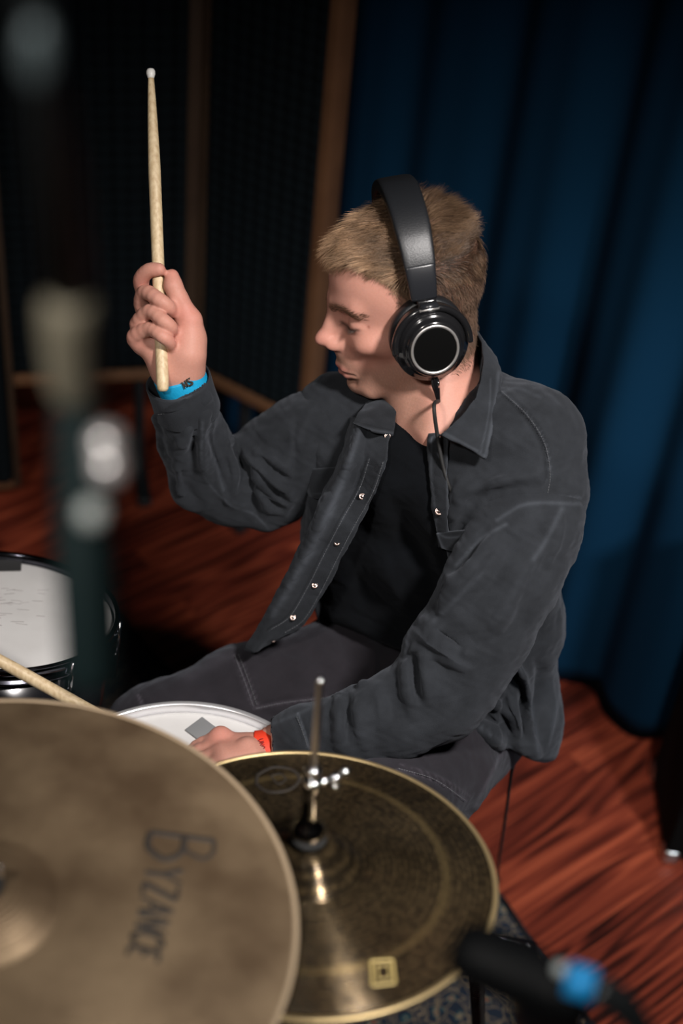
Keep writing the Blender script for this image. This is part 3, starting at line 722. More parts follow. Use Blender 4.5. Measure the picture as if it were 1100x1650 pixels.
# ------------------------------------------------------------------ microphone close to the lens, on a boom coming down from above
GREYMIC = mat('black_green_enamel', (0.004, 0.013, 0.014), 0.6, spec=0.3)
top_p = P(48, -140, 0.46); j1 = P(112, 470, 0.55); j2 = P(124, 640, 0.60); tipm = P(152, 1112, 0.64)
ax = tipm - j2; ax /= np.linalg.norm(ax)
bm_ = thing('boom_microphone', 'blurred black microphone on a boom reaching down in front of the tom at left', 'microphone', tipm)
post_x = (-0.62, 0.06)
piv = top_p + (top_p - j1) / np.linalg.norm(top_p - j1) * 0.16
obj('boom_tube', tube([piv, P(112, 475, 0.552)], 0.0085, n=18, m=2, smooth=False), BLACKMETAL, bm_)
obj('boom_tube', tube([piv, (post_x[0], post_x[1], piv[2] - 0.05)], 0.0085, n=14, m=2, smooth=False), BLACKMETAL, bm_)
obj('stand_pole', tube([(post_x[0], post_x[1], piv[2] - 0.02), (post_x[0], post_x[1], 0.12)], 0.011, n=14, m=2, smooth=False), BLACKMETAL, bm_)
tripod(bm_, post_x, 0.22, mat_=BLACKMETAL, spread=0.3)
BEIGE = mat('beige_collar', (0.20, 0.18, 0.13), 0.6)
obj('clip_collar', tube([P(112, 486, .555), P(113, 500, .558), P(121, 610, .59), P(122, 622, .595)], [0.008, 0.0115, 0.0115, 0.009], n=20), BEIGE, bm_)
L_ = np.linalg.norm(tipm - j2)
body = [(0.008, 0.0), (0.0090, 0.012), (0.0105, 0.03), (0.0120, L_ * .50), (0.0132, L_ * .60), (0.0136, L_ * 1.08), (0.012, L_ * 1.13), (0.004, L_ * 1.14)]
obj('microphone_body', lathe(j2 - ax * 0.02, ax, body, n=32), GREYMIC, bm_)
PALE = mat('pale_glint_metal', (0.78, 0.76, 0.76), 0.35, 0.6)  # for pale balls that stand in for blurred glints of a wing nut
kn = obj('clamp_glints', merge(ball(P(173, 716, .600), 0.0080, sq=(1, 1, 1)), ball(P(177, 752, .602), 0.0080), tube([P(135, 735, .62), P(174, 735, .602)], 0.003, n=10, m=2, smooth=False)), PALE, bm_, label='pale balls standing in for glints on the clamp')
obj('screw_glint', ball(P(150, 828, .598), 0.0065), mat('dull_grey_metal', (0.42, 0.46, 0.45), 0.5, 0.2), bm_)  # ball sized and toned as another blurred glint
obj('boom_glint', ball(P(64, 88, .480), 0.0062, sq=(1, 1, 2.0)), mat('dull_blue_metal', (0.10, 0.13, 0.14), 0.5, 0.4), bm_)  # stretched ball put in for the upper blurred glint

# hi-hat microphone at the lower right
hm_a = P(740, 1525, 0.86); hm_b = P(905, 1600, 0.84)
MICBLK = mat('matte_black_mic', (0.002, 0.0025, 0.003), 0.6, spec=0.12); ax2 = hm_b - hm_a; LL = np.linalg.norm(ax2); ax2 /= LL
mh = thing('stand_microphone', 'blurred black microphone with a blue tape band at the lower right', 'microphone', hm_b)
obj('microphone_body', lathe(hm_a, ax2, [(0.004, -0.004), (0.013, -0.002), (0.0175, 0.006), (0.0185, 0.016), (0.0185, 0.045), (0.017, 0.052), (0.0175, 0.06), (0.0165, LL + 0.01), (0.011, LL + 0.018)], n=32), MICBLK, mh)
e0 = hm_b + ax2 * 0.012
obj('swivel_knob', ball(P(903, 1562, .83), 0.0045), mat('dull_grey_metal', (0.25, 0.28, 0.27), 0.5, 0.4), mh)
obj('tape_band', tube([P(914, 1576, .825), P(958, 1590, .82)], 0.0100, n=24, m=2, smooth=False), mat('blue_tape', (0.010, 0.28, 0.66), 0.5), mh)
obj('cable', tube([P(955, 1590, .822), P(1005, 1622, .83), P(1045, 1690, .85), P(1055, 1800, .9), np.array([0.36, 0.60, 0.5]), np.array([0.36, 0.62, 0.015])], [0.0095, 0.009, 0.006, 0.004, 0.004, 0.004], n=12), BLACKMETAL, mh)
stb = P(890, 1640, .86)
obj('clip', rbox(P(885, 1612, .86), (0.045, 0.03, 0.045), 0.008), BLACKPL, mh)
obj('stand_pole', tube([P(885, 1600, .86), stb - [0, 0.0, 0.1], (stb[0], stb[1], 0.1)], 0.014, n=16, m=3, smooth=False), BLACKMETAL, mh)
tripod(mh, stb, 0.2, mat_=BLACKMETAL, spread=0.26, rot=0.2)

# coiled cable dropping to the rug beside the hi-hat
ck0 = P(766, 1500, 1.62); ck1 = Pz(772, 1700, 0.018)
cab = thing('coiled_cable', 'black coiled cable hanging to the patterned rug below the hi-hat', 'cable', ck1)
n_ = 64; t_ = np.linspace(0, 1, n_ * 12)
ctr = ck0[None] * (1 - t_[:, None]) + ck1[None] * t_[:, None]
a1, b1, _ = frame_of(ck1 - ck0)
hel = ctr + 0.0075 * (np.cos(t_ * 2 * PI * n_)[:, None] * a1 + np.sin(t_ * 2 * PI * n_)[:, None] * b1)
obj('coil', tube(hel, 0.0028, n=6, m=len(hel), smooth=False), RUBBER, cab)
ck2 = np.array([hc[0] + 0.013, hc[1] + 0.012, ck0[2]+0.02])
obj('straight_end', tube([ck0, ck0 * .5 + ck2 * .5 + [0, 0, 0.03], ck2], 0.003, n=8), RUBBER, cab)

# floor clamp with a chrome bar by the rug edge
pz = [Pz(786, 1508, 0.035), Pz(822, 1519, 0.035), Pz(850, 1525, 0.03)]
pd = thing('foot_pedal', 'small chrome edged foot pedal on the rug edge below the hi-hat', 'pedal', (pz[1][0], pz[1][1], 0.007))
obj('plate', rbox(((pz[0] + pz[2]) / 2) * [1, 1, 0] + [0, -0.02, 0.019], (0.10, 0.06, 0.02), 0.004), BLACKPL, pd)
obj('chrome_bar', tube([pz[0], pz[1]], 0.0022, n=10, m=2, smooth=False), CHROME, pd)
obj('hinge_pin', tube([pz[2] - [0.006, 0, 0], pz[2] + [0.006, 0, 0]], 0.0035, n=10, m=2, smooth=False), CHROME, pd)
obj('bar_end', tube([pz[1], pz[2] - [0.006, 0, 0.0]], 0.0035, n=8, m=2, smooth=False), BLACKPL, pd)

# ------------------------------------------------------------------ drum throne
seat = np.array([0.118, 1.43, 0.0])
th = thing('drum_throne', 'black round drum throne the drummer sits on', 'stool', tuple(seat))
obj('cushion', lathe(seat, up, [(0.001, 0.41), (0.11, 0.41), (0.132, 0.42), (0.140, 0.445), (0.136, 0.475), (0.11, 0.485), (0.001, 0.487)], n=64), mat('black_vinyl', (0.010, 0.010, 0.011), 0.5), th)
obj('post', tube([seat + [0, 0, 0.43], seat + [0, 0, 0.12]], 0.014, n=16, m=2, smooth=False), CHROME, th)
tripod(th, seat, 0.25, spread=0.18, rot=2.6, mat_=BLACKMETAL)

# flight case on the right
cp = Pz(1066, 1392, 0) + np.array([-0.01, 0.12, 0])
fc = thing('flight_case', 'black road case with metal corners at the right frame edge', 'case', (cp[0] + 0.16, cp[1] + 0.02, 0))
obj('case_body', rbox((cp[0] + 0.16, cp[1] - 0.01, 0.30), (0.30, 0.22, 0.57), 0.006), mat('black_laminate', (0.003, 0.003, 0.003), 0.9, spec=0.08), fc)
for sx in (-1, 1):
    for sy in (-1, 1):
        for z in (0.020, 0.58):
            obj('corner_guard', rbox((cp[0] + 0.16 + sx * 0.137, cp[1] - 0.01 + sy * 0.097, z), (0.034, 0.034, 0.036), 0.010, seg=3), STEEL, fc)
obj('edge_trim', rbox((cp[0] + 0.06, cp[1] - 0.122, 0.12), (0.012, 0.004, 0.12), 0.001), STEEL, fc)
# ------------------------------------------------------------------ the drummer: body (head, neck, hands; torso and legs under the clothes)
HO = np.array([0.059, 1.497, 1.202])
HM = np.array([[-0.952, 0.236, -0.196], [-0.256, -0.963, 0.087], [-0.169, 0.133, 0.977]])
HM, _r = np.linalg.qr(HM); HM = HM * np.sign(np.diag(_r))          # forward, left, up as columns
def hl(*p): return HO + np.asarray(p, float) @ HM.T
def pr_(p): return proj(np.asarray(p)[None])[0]
def PR(x, y, d, r): return [*P(x, y, d), r]

def head_sdf(l):
    """l: local coordinates, origin between the ears"""
    q = l.copy(); q[:, 1] = np.abs(q[:, 1])
    d = ell(q, (-0.008, 0, 0.046), (0.080, 0.073, 0.084))
    d = sm(d, ell(q, (0.034, 0, 0.046), (0.063, 0.060, 0.062)), 0.03)
    d = sm(d, ell(q, (0.042, 0, -0.018), (0.050, 0.055, 0.068)), 0.02)
    d = sm(d, cone(q, (0.002, 0.050, -0.040), (0.062, 0.022, -0.086), 0.018, 0.015), 0.016)      # jaw line
    d = sm(d, ell(q, (0.036, 0, -0.058), (0.046, 0.042, 0.036)), 0.016)
    d = sm(d, ell(q, (0.0725, 0, -0.0850), (0.0185, 0.021, 0.0170)), 0.012)                      # chin
    d = sm(d, ell(q, (0.056, 0.043, -0.018), (0.024, 0.018, 0.017)), 0.018)                      # cheekbone
    d = sm(d, cone(q, (0.0900, 0.006, 0.028), (0.0740, 0.040, 0.030), 0.0085, 0.0075), 0.016)    # brow ridge
    d = smax(d, -ell(q, (0.1010, 0.0360, 0.0120), (0.0240, 0.0180, 0.0125)), 0.010)              # eye socket
    d = sm(d, ell(q, (0.0695, 0.0325, 0.0075), (0.0145, 0.0155, 0.0115)), 0.005)                 # lidded eye
    d = sm(d, cone(q, (0.0885, 0, 0.024), (0.1085, 0, -0.014), 0.0090, 0.0085), 0.012)           # nose bridge
    d = sm(d, cone(q, (0.0780, 0, 0.016), (0.0880, 0, -0.020), 0.0130, 0.0150), 0.010)           # nose root
    d = sm(d, ell(q, (0.1120, 0, -0.0195), (0.0115, 0.0098, 0.0088)), 0.008)                     # tip
    d = sm(d, ell(q, (0.0985, 0.0110, -0.0255), (0.0125, 0.0068, 0.0078)), 0.008)                # wings
    d = sm(d, cone(q, (0.1050, 0, -0.0280), (0.0900, 0, -0.0390), 0.0050, 0.0080), 0.006)        # columella
    d = smax(d, -ell(q, (0.1050, 0.0065, -0.0335), (0.0055, 0.0028, 0.0030)), 0.003)             # nostrils
    d = sm(d, ell(q, (0.077, 0, -0.052), (0.0215, 0.027, 0.024)), 0.012)                         # muzzle
    d = sm(d, chain(q, [(0.0970, 0, -0.0565, 0.0050), (0.0925, 0.013, -0.0590, 0.0046), (0.0820, 0.025, -0.0635, 0.0025)], 0.004), 0.005)
    d = sm(d, chain(q, [(0.0940, 0, -0.0680, 0.0058), (0.0890, 0.012, -0.0685, 0.0050), (0.0810, 0.024, -0.0655, 0.0025)], 0.004), 0.005)
    d = smax(d, -chain(q, [(0.1025, 0, -0.0622, 0.0014), (0.0955, 0.015, -0.0632, 0.0014), (0.0835, 0.0265, -0.0640, 0.0014)], 0.002), 0.003)
    d = smax(d, -cone(q, (0.0960, 0, -0.0775), (0.0850, 0.016, -0.0765), 0.0045, 0.003), 0.008)   # dip under the lip
    d = smax(d, -cone(q, (0.0955, 0.0265, -0.034), (0.0890, 0.034, -0.058), 0.0012, 0.0012), 0.009)  # cheek crease
    d = smax(d, -ell(q, (0.070, 0.064, -0.052), (0.018, 0.017, 0.020)), 0.026)                   # lean cheek
    d = sm(d, ell(q, (-0.006, 0.073, -0.004), (0.017, 0.010, 0.028)), 0.006)                     # ear, inside the pads
    return d
NECK0 = hl(-0.022, 0, -0.025); NECK1 = P(712, 690, 1.775)
SH_L = P(850, 712, 1.690); SH_R = P(548, 668, 1.845)
def neck_sdf(p):
    d = cone(p, NECK0, NECK1, 0.052, 0.052)
    d = sm(d, cone(p, hl(0.012, 0, -0.070), P(690, 700, 1.740), 0.020, 0.030), 0.03)               # throat
    # sternomastoid: behind the ear to the collar bone
    d = sm(d, cone(p, hl(-0.035, 0.044, -0.045), P(692, 700, 1.705), 0.011, 0.009), 0.022)
    d = sm(d, cone(p, NECK1, SH_L * .75 + NECK1 * .25, 0.054, 0.045), 0.05)                        # trapezius
    d = sm(d, cone(p, NECK1, SH_R * .5 + NECK1 * .5 - np.array([0, 0, .03]), 0.046, 0.035), 0.04)
    d = sm(d, ell(p, P(700, 760, 1.81), (0.08, 0.08, 0.07)), 0.04)
    return d
def headneck(p):
    d = head_sdf((p - HO) @ HM)
    return sm(d, neck_sdf(p), 0.018)
c0 = HO
hv, hf = surf(headneck, (-0.13, 1.30, 0.98), (0.27, 1.66, 1.36), 0.0017)
# keep only down to the upper chest
head_local = (hv - HO) @ HM

def hand_right(p):
    # palm, seen from the palm side, fingers closed over the stick; thumb up the right side of it
    W = [PR(291, 628, 1.742, .0270), PR(290, 600, 1.730, .0270)]
    d = chain(p, W, 0.01)
    palm = [PR(296, 590, 1.722, .0235), PR(302, 548, 1.715, .0225)]
    d = sm(d, chain(p, palm, .01), .016)
    d = sm(d, chain(p, [PR(268, 592, 1.722, .0200), PR(243, 552, 1.715, .0165), PR(235, 538, 1.712, .014)], .01), .018)
    d = sm(d, chain(p, [PR(280, 570, 1.722, .022), PR(262, 520, 1.725, .019), PR(258, 480, 1.726, .016)], .01), .018)
    # thenar and thumb
    d = sm(d, chain(p, [PR(304, 570, 1.706, .0185), PR(306, 520, 1.702, .0140)], .01), .014)
    d = sm(d, chain(p, [PR(305, 512, 1.700, .0128), PR(287, 480, 1.693, .0108), PR(279, 460, 1.690, .0103), PR(277, 445, 1.690, .0085)], .006), .009)
    # fingers: knuckle (behind) -> middle joint -> tip over the stick
    fing = [
        [PR(246, 500, 1.722, .0115), PR(231, 466, 1.712, .0100), PR(228, 449, 1.700, .0093), PR(240, 436, 1.688, .0087), PR(256, 434, 1.682, .0077)],
        [PR(240, 512, 1.722, .0115), PR(229, 490, 1.708, .0100), PR(234, 471, 1.690, .0092), PR(255, 482, 1.674, .0086), PR(271, 494, 1.678, .0080), PR(277, 503, 1.690, .0066)],
        [PR(232, 530, 1.718, .0112), PR(222, 522, 1.704, .0098), PR(241, 502, 1.684, .0090), PR(262, 516, 1.671, .0085), PR(275, 527, 1.676, .0078), PR(277, 535, 1.688, .0066)],
        [PR(226, 556, 1.716, .0108), PR(217, 542, 1.702, .0096), PR(241, 530, 1.684, .0084), PR(260, 541, 1.672, .0078), PR(272, 550, 1.678, .0072), PR(275, 558, 1.688, .0060)],
    ]
    fd = None
    for f_ in fing:
        f_ = spl(np.array(f_), len(f_) * 3 - 2)
        e = chain(p, f_, .0015); fd = e if fd is None else sm(fd, e, .0022)
    base = None
    d = sm(d, fd, .006)
    return d
rv, rf_ = surf(hand_right, P(200, 660, 1.76) - [0.02, 0.06, 0.04], P(345, 405, 1.70) + [0.02, 0.10, 0.04], 0.0011)
rv = relax(rv, rf_, 7, 0.5)
STK_A = P(262.5, 625, 1.690); STK_B = P(242.5, 118, 1.700)

def hand_left(p):
    d = chain(p, [PR(470, 1206, 1.745, .027), PR(430, 1213, 1.742, .0225), PR(404, 1213, 1.738, .0225)], .01)
    d = sm(d, chain(p, [PR(404, 1206, 1.742, .0160), PR(352, 1196, 1.745, .0155)], .01), .012)
    d = sm(d, chain(p, [PR(400, 1220, 1.725, .0160), PR(358, 1216, 1.722, .0150)], .01), .014)
    d = sm(d, chain(p, [PR(404, 1222, 1.712, .015), PR(365, 1226, 1.708, .0135)], .01), .014)
    fing = [
        [PR(352, 1192, 1.748, .0115), PR(318, 1205, 1.752, .0098), PR(305, 1228, 1.742, .0088), PR(322, 1240, 1.728, .0075)],
        [PR(350, 1205, 1.736, .0118), PR(312, 1216, 1.738, .0098), PR(300, 1240, 1.728, .0088), PR(318, 1252, 1.716, .0075)],
        [PR(352, 1218, 1.722, .0115), PR(315, 1230, 1.722, .0098), PR(304, 1254, 1.714, .0086), PR(322, 1264, 1.704, .0074)],
        [PR(358, 1230, 1.708, .0108), PR(324, 1244, 1.706, .0090), PR(314, 1266, 1.700, .0080), PR(330, 1274, 1.692, .0068)],
        [PR(398, 1206, 1.720, .0135), PR(372, 1240, 1.712, .0110), PR(350, 1252, 1.708, .0098), PR(332, 1256, 1.708, .0080)],
    ]
    for f_ in fing: d = sm(d, chain(p, spl(np.array(f_), len(f_) * 3 - 2), .0015), .005)
    # knuckle of the first finger catches the light
    d = sm(d, ell(p, P(356, 1184, 1.744), (.011, .011, .010)), .008)
    return d
lv, lf = surf(hand_left, P(290, 1290, 1.75) - [0.02, 0.06, 0.03], P(500, 1160, 1.72) + [0.02, 0.09, 0.05], 0.0013)

# limbs and trunk (hidden by the clothes, coarse)
HIP_C = np.array([0.20, 1.415, 0.60])
EL_R = P(368, 792, 1.925); WR_R = P(291, 625, 1.742)
EL_L = P(712, 1105, 1.70); WR_L = P(440, 1196, 1.745)
KN_R = P(250, 1182, 1.905); KN_L = P(565, 1345, 1.63)
AN_R = KN_R + np.array([-0.10, -0.10, -0.47]); AN_R[2] = 0.09
AN_L = KN_L + np.array([-0.03, -0.03, -0.5]); AN_L[2] = 0.12
HJ_R = P(705, 1098, 2.04); HJ_L = P(770, 1165, 1.97)
def under(p):
    d = chain(p, [[*NECK1, .05], [*P(720, 850, 1.88), .060], [*P(735, 990, 1.965), .055], [*P(742, 1085, 2.03), .055]], .03)
    d = sm(d, cone(p, SH_L, SH_R, .042, .042), .04)
    for pts in ([[*SH_R, .042], [*EL_R, .034], [*WR_R, .024]], [[*SH_L, .042], [*EL_L, .034], [*WR_L, .022]]):
        d = sm(d, chain(p, pts, .01), .02)
    for pts in ([[*HJ_R, .062], [*KN_R, .046], [*AN_R, .035]], [[*P(752, 1150, 2.0), .055], [*P(684, 1234, 1.840), .052], [*KN_L, .048], [*AN_L, .035]]):
        d = sm(d, chain(p, pts, .015), .03)
    for an in (AN_R, AN_L):
        d = sm(d, cone(p, an + [0.02, 0.02, -0.04], an + [-0.11, -0.10, -0.055], .034, .028), .02)
    return d
uv, uf = surf(under, (-0.50, 0.85, -0.02), (0.36, 1.66, 1.16), 0.008)
BV = np.concatenate([hv, rv, lv, uv]); BF = np.concatenate([hf, rf_ + len(hv), lf + len(hv) + len(rv), uf + len(hv) + len(rv) + len(lv)])

skin = mat('skin', (1, 1, 1), 0.52, attr='Col', sss=0.12, spec=0.28, noise=(420, (0.90, 0.86, 0.84), 0.35), bump=(900, 0.10))
person = obj('person', (BV, BF), skin, loc=(HIP_C[0], HIP_C[1], 0))
tagit(person, 'seated drummer with short fair hair in a dark overshirt, right hand raising a drumstick', 'person')
# skin colours: lips, reddened nose and cheek, stubble, brows and lashes
def g3(l, c, r): return np.exp(-(((l - np.asarray(c)) / np.asarray(r)) ** 2).sum(1))
C = np.tile(np.array([0.57, 0.285, 0.220]), (len(BV), 1))
l = (BV - HO) @ HM; q = l.copy(); q[:, 1] = np.abs(q[:, 1])
ishead = np.arange(len(BV)) < len(hv)
def blend(C, m, col):
    m = (np.clip(m, 0, 1) * ishead)[:, None]; return C * (1 - m) + np.array(col) * m
C = blend(C, 0.55 * g3(q, (0.112, 0, -0.02), (.014, .016, .014)), (0.60, 0.24, 0.19))
C = blend(C, 0.40 * g3(q, (0.07, 0.045, -0.03), (.03, .03, .025)), (0.62, 0.27, 0.20))
C = blend(C, 0.35 * g3(q, (0.09, 0.02, 0.05), (.03, .03, .03)), (0.64, 0.34, 0.27))
nz = 0.5 + 0.5 * np.sin(q[:, 0] * 1900 + 3 * np.sin(q[:, 2] * 1300)) * np.sin(q[:, 2] * 1700 + q[:, 1] * 1500)
stub = np.clip((-0.036 - q[:, 2]) / 0.012, 0, 1) * np.clip((q[:, 0] - 0.0) / 0.02, 0, 1) * np.clip((q[:, 2] + 0.125) / 0.02, 0, 1)
line = (q[:, 2] < -0.030 - 0.35 * (0.09 - q[:, 0]) )
stub = stub * np.clip(1 - g3(q, (0.07, 0.045, -0.045), (.02, .016, .012)) * 1.2, 0, 1)
C = blend(C, stub * (0.42 + 0.25 * nz), (0.24, 0.15, 0.105))
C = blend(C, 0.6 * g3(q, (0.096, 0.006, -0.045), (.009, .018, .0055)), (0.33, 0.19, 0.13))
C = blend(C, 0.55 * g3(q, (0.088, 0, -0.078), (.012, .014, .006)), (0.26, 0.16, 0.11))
lip = np.maximum(g3(q, (0.0965, 0.004, -0.0575), (.010, .018, .0038)), g3(q, (0.0935, 0.004, -0.0685), (.010, .017, .0048)))
C = blend(C, lip * 1.1 * (q[:, 0] > 0.078), (0.46, 0.16, 0.14))
C = blend(C, 0.9 * g3(q, (0.094, 0.008, -0.0630), (.010, .018, .0012)), (0.16, 0.05, 0.045))
# brow and lash line
bd, bp_, _s = pline_dist(q[:, [1, 2]], [(0.010, 0.0265), (0.022, 0.0305), (0.036, 0.0320), (0.049, 0.0255)])
C = blend(C, 0.85 * np.exp(-(bd / 0.0042) ** 2) * (q[:, 0] > 0.05) * (0.6 + 0.4 * nz), (0.17, 0.095, 0.055))
ld, _p, _s = pline_dist(q[:, [1, 2]], [(0.017, 0.0060), (0.026, 0.0030), (0.036, 0.0030), (0.046, 0.0065)])
C = blend(C, 0.9 * np.exp(-(ld / 0.0021) ** 2) * (q[:, 0] > 0.06), (0.07, 0.035, 0.025))
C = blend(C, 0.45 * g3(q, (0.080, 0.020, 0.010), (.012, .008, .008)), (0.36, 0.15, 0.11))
for c_, r_ in (((0.064, 0.052, 0.0105), .0018), ((0.058, 0.056, -0.020), .0015), ((0.079, 0.047, -0.022), .0014)):
    C = blend(C, 0.9 * np.exp(-((l - np.array(c_)) ** 2).sum(1) / r_ ** 2), (0.30, 0.10, 0.07))
# palms and knuckles a little pinker
for pc, rr in ((P(300, 505, 1.69), .02), (P(277, 545, 1.68), .012), (P(277, 440, 1.69), .016), (P(224, 540, 1.71), .018), (P(228, 452, 1.70), .016), (P(356, 1186, 1.735), .018)):
    m = (0.5 * np.exp(-((BV - pc) ** 2).sum(1) / rr ** 2))[:, None]; C = C * (1 - m) + np.array((0.62, 0.23, 0.185)) * m
setcol(person, C)
# finger nails
nailm = mat('finger_nail', (0.62, 0.36, 0.30), 0.3)
def nail(c, dir_, nrm, L_=0.0055, W_=0.0045):
    dir_ = dir_ / np.linalg.norm(dir_); nrm = nrm - (nrm @ dir_) * dir_; nrm /= np.linalg.norm(nrm); s_ = np.cross(dir_, nrm)
    return ball(c, 1.0, n=9, R=np.stack([dir_ * L_, s_ * W_, nrm * 0.0012], 1))
def camdir(p): v = CAM - p; return v / np.linalg.norm(v)
n1 = P(247, 433, 1.6785); n2 = P(278, 499, 1.6815)
obj('fingernail', nail(n1, P(262, 431, 1.68) - P(247, 433, 1.68), camdir(n1) + np.array([0, 0, .6])), nailm, person)
obj('fingernail', nail(n2, P(280, 508, 1.69) - P(275, 494, 1.68), camdir(n2) + np.array([.5, 0, .2])), nailm, person)
# ------------------------------------------------------------------ clothes
def cloth_mat(name, col, rough=0.9, weave=1100, wstr=0.45, attr=None, sheen=0.12, mott=(25, 0.62)):
    m, nt, b = nodes(name); N = nt.nodes; Lk = nt.links.new
    tc = N.new('ShaderNodeTexCoord')
    n = N.new('ShaderNodeTexNoise'); n.inputs['Scale'].default_value = mott[0]; n.inputs['Detail'].default_value = 8; n.inputs['Roughness'].default_value = 0.65
    Lk(tc.outputs['Object'], n.inputs['Vector'])
    r = N.new('ShaderNodeValToRGB'); r.color_ramp.elements[0].position = 0.3; r.color_ramp.elements[1].position = 0.75
    k = mott[1]; r.color_ramp.elements[0].color = (k, k, k, 1); r.color_ramp.elements[1].color = (1.15, 1.15, 1.15, 1); Lk(n.outputs['Fac'], r.inputs['Fac'])
    mx = N.new('ShaderNodeMix'); mx.data_type = 'RGBA'; mx.blend_type = 'MULTIPLY'; mx.inputs[0].default_value = 1
    Lk(r.outputs['Color'], mx.inputs[6])
    if attr:
        a = N.new('ShaderNodeAttribute'); a.attribute_name = attr; Lk(a.outputs['Color'], mx.inputs[7])
    else: mx.inputs[7].default_value = (*col, 1)
    Lk(mx.outputs[2], b.inputs['Base Color'])
    b.inputs['Roughness'].default_value = rough; b.inputs['Specular IOR Level'].default_value = 0.15
    b.inputs['Sheen Weight'].default_value = sheen; b.inputs['Sheen Roughness'].default_value = 0.5; b.inputs['Sheen Tint'].default_value = (0.6, 0.65, 0.75, 1)
    n2 = N.new('ShaderNodeTexNoise'); n2.inputs['Scale'].default_value = weave; n2.inputs['Detail'].default_value = 2; Lk(tc.outputs['Object'], n2.inputs['Vector'])
    n3 = N.new('ShaderNodeTexNoise'); n3.inputs['Scale'].default_value = 60; n3.inputs['Detail'].default_value = 5; Lk(tc.outputs['Object'], n3.inputs['Vector'])
    ad = N.new('ShaderNodeMath'); ad.operation = 'MULTIPLY_ADD'; ad.inputs[1].default_value = 0.5; Lk(n3.outputs['Fac'], ad.inputs[0]); Lk(n2.outputs['Fac'], ad.inputs[2])
    bp = N.new('ShaderNodeBump'); bp.inputs['Strength'].default_value = wstr; bp.inputs['Distance'].default_value = 0.0015
    Lk(ad.outputs[0], bp.inputs['Height']); Lk(bp.outputs['Normal'], b.inputs['Normal'])
    return m
DEN = np.array([0.0235, 0.0262, 0.0310])
denim = cloth_mat('charcoal_denim', tuple(DEN), attr='Col')
TROU = np.array([0.022, 0.0195, 0.024])
trouser_m = cloth_mat('faded_black_twill', tuple(TROU), attr='Col', mott=(18, 0.75))
tee_m = cloth_mat('black_jersey', (0.0022, 0.0030, 0.0045), rough=0.95, weave=1400, sheen=0.03)

def paint(o, V, base, wear_light, amt_noise=0.0):
    """seam fading and lit fold ridges painted as colour: wear = [(px line, width px, strength)], worn or lit lines lighter, negative ones darker"""
    q = proj(V); C = np.tile(base, (len(V), 1))
    for pts, wd, k in wear_light:
        sp = spl(np.asarray(pts, float), max(6, 5 * len(pts)))
        lo = sp.min(0) - 4 * wd; hi = sp.max(0) + 4 * wd
        m = np.where((q[:, 0] > lo[0]) & (q[:, 0] < hi[0]) & (q[:, 1] > lo[1]) & (q[:, 1] < hi[1]))[0]
        if not len(m): continue
        d, par, _ = pline_dist(q[m, :2], sp)
        g = np.exp(-(d / wd) ** 2) * k
        C[m] *= (1 + np.where(g > 0, 2.4, 1.0) * g)[:, None]  # wear plus light on fold ridges painted in; negative strength darkens seams
    setcol(o, C)

# --- trunk of the overshirt
YK = P(745, 650, 1.775)
def trunk(p, e=0.0):
    d = cone(p, YK, SH_L, 0.058, 0.062)
    d = sm(d, chain(p, [[*SH_L, .060], [*P(866, 790, 1.685), .060]], .01), .03)
    d = sm(d, cone(p, P(690, 680, 1.80), SH_R, .055, .056), .03)
    d = sm(d, cone(p, P(800, 780, 1.73), P(600, 760, 1.86), .088, .085), .04)
    d = sm(d, cone(p, P(797, 890, 1.80), P(592, 860, 1.90), .091, .090), .04)
    d = sm(d, cone(p, P(797, 1000, 1.875), P(610, 970, 1.95), .093, .088), .04)
    d = sm(d, cone(p, P(795, 1110, 1.935), P(660, 1060, 2.00), .090, .088), .04)
    d = sm(d, cone(p, P(806, 1180, 1.945), P(690, 1110, 1.950), .078, .092), .03)
    d = sm(d, cone(p, P(806, 1175, 1.935), P(760, 1150, 1.925), .078, .088), .02)
    return d - e
def px_poly_sdf(p, poly):
    """signed distance (m) to a closed outline, negative inside"""
    q = proj(p); poly = np.asarray(poly, float); pts = q[:, :2]
    d, _, _ = pline_dist(pts, np.vstack([poly, poly[:1]]))
    ins = np.zeros(len(pts), bool); n = len(poly)
    for i in range(n):
        a, b = poly[i], poly[(i + 1) % n]
        c = ((a[1] > pts[:, 1]) != (b[1] > pts[:, 1])) & (pts[:, 0] < (b[0] - a[0]) * (pts[:, 1] - a[1]) / (b[1] - a[1] + 1e-9) + a[0])
        ins ^= c
    return np.where(ins, -d, d) * q[:, 2] / FPX
def line_cut(p, a, b):
    """positive below the picture line a-b"""
    q = proj(p); a = np.asarray(a, float); b = np.asarray(b, float); n = np.array([-(b - a)[1], (b - a)[0]]); n /= np.linalg.norm(n)
    return ((q[:, :2] - a) @ n) * q[:, 2] / FPX
OPEN = [(612, 640), (640, 655), (700, 690), (700, 740), (703, 790), (712, 850), (722, 900), (735, 1000), (720, 1200), (380, 1250), (400, 1060), (470, 960), (520, 880), (560, 800), (590, 735), (596, 690)]
MIDD = 0.006
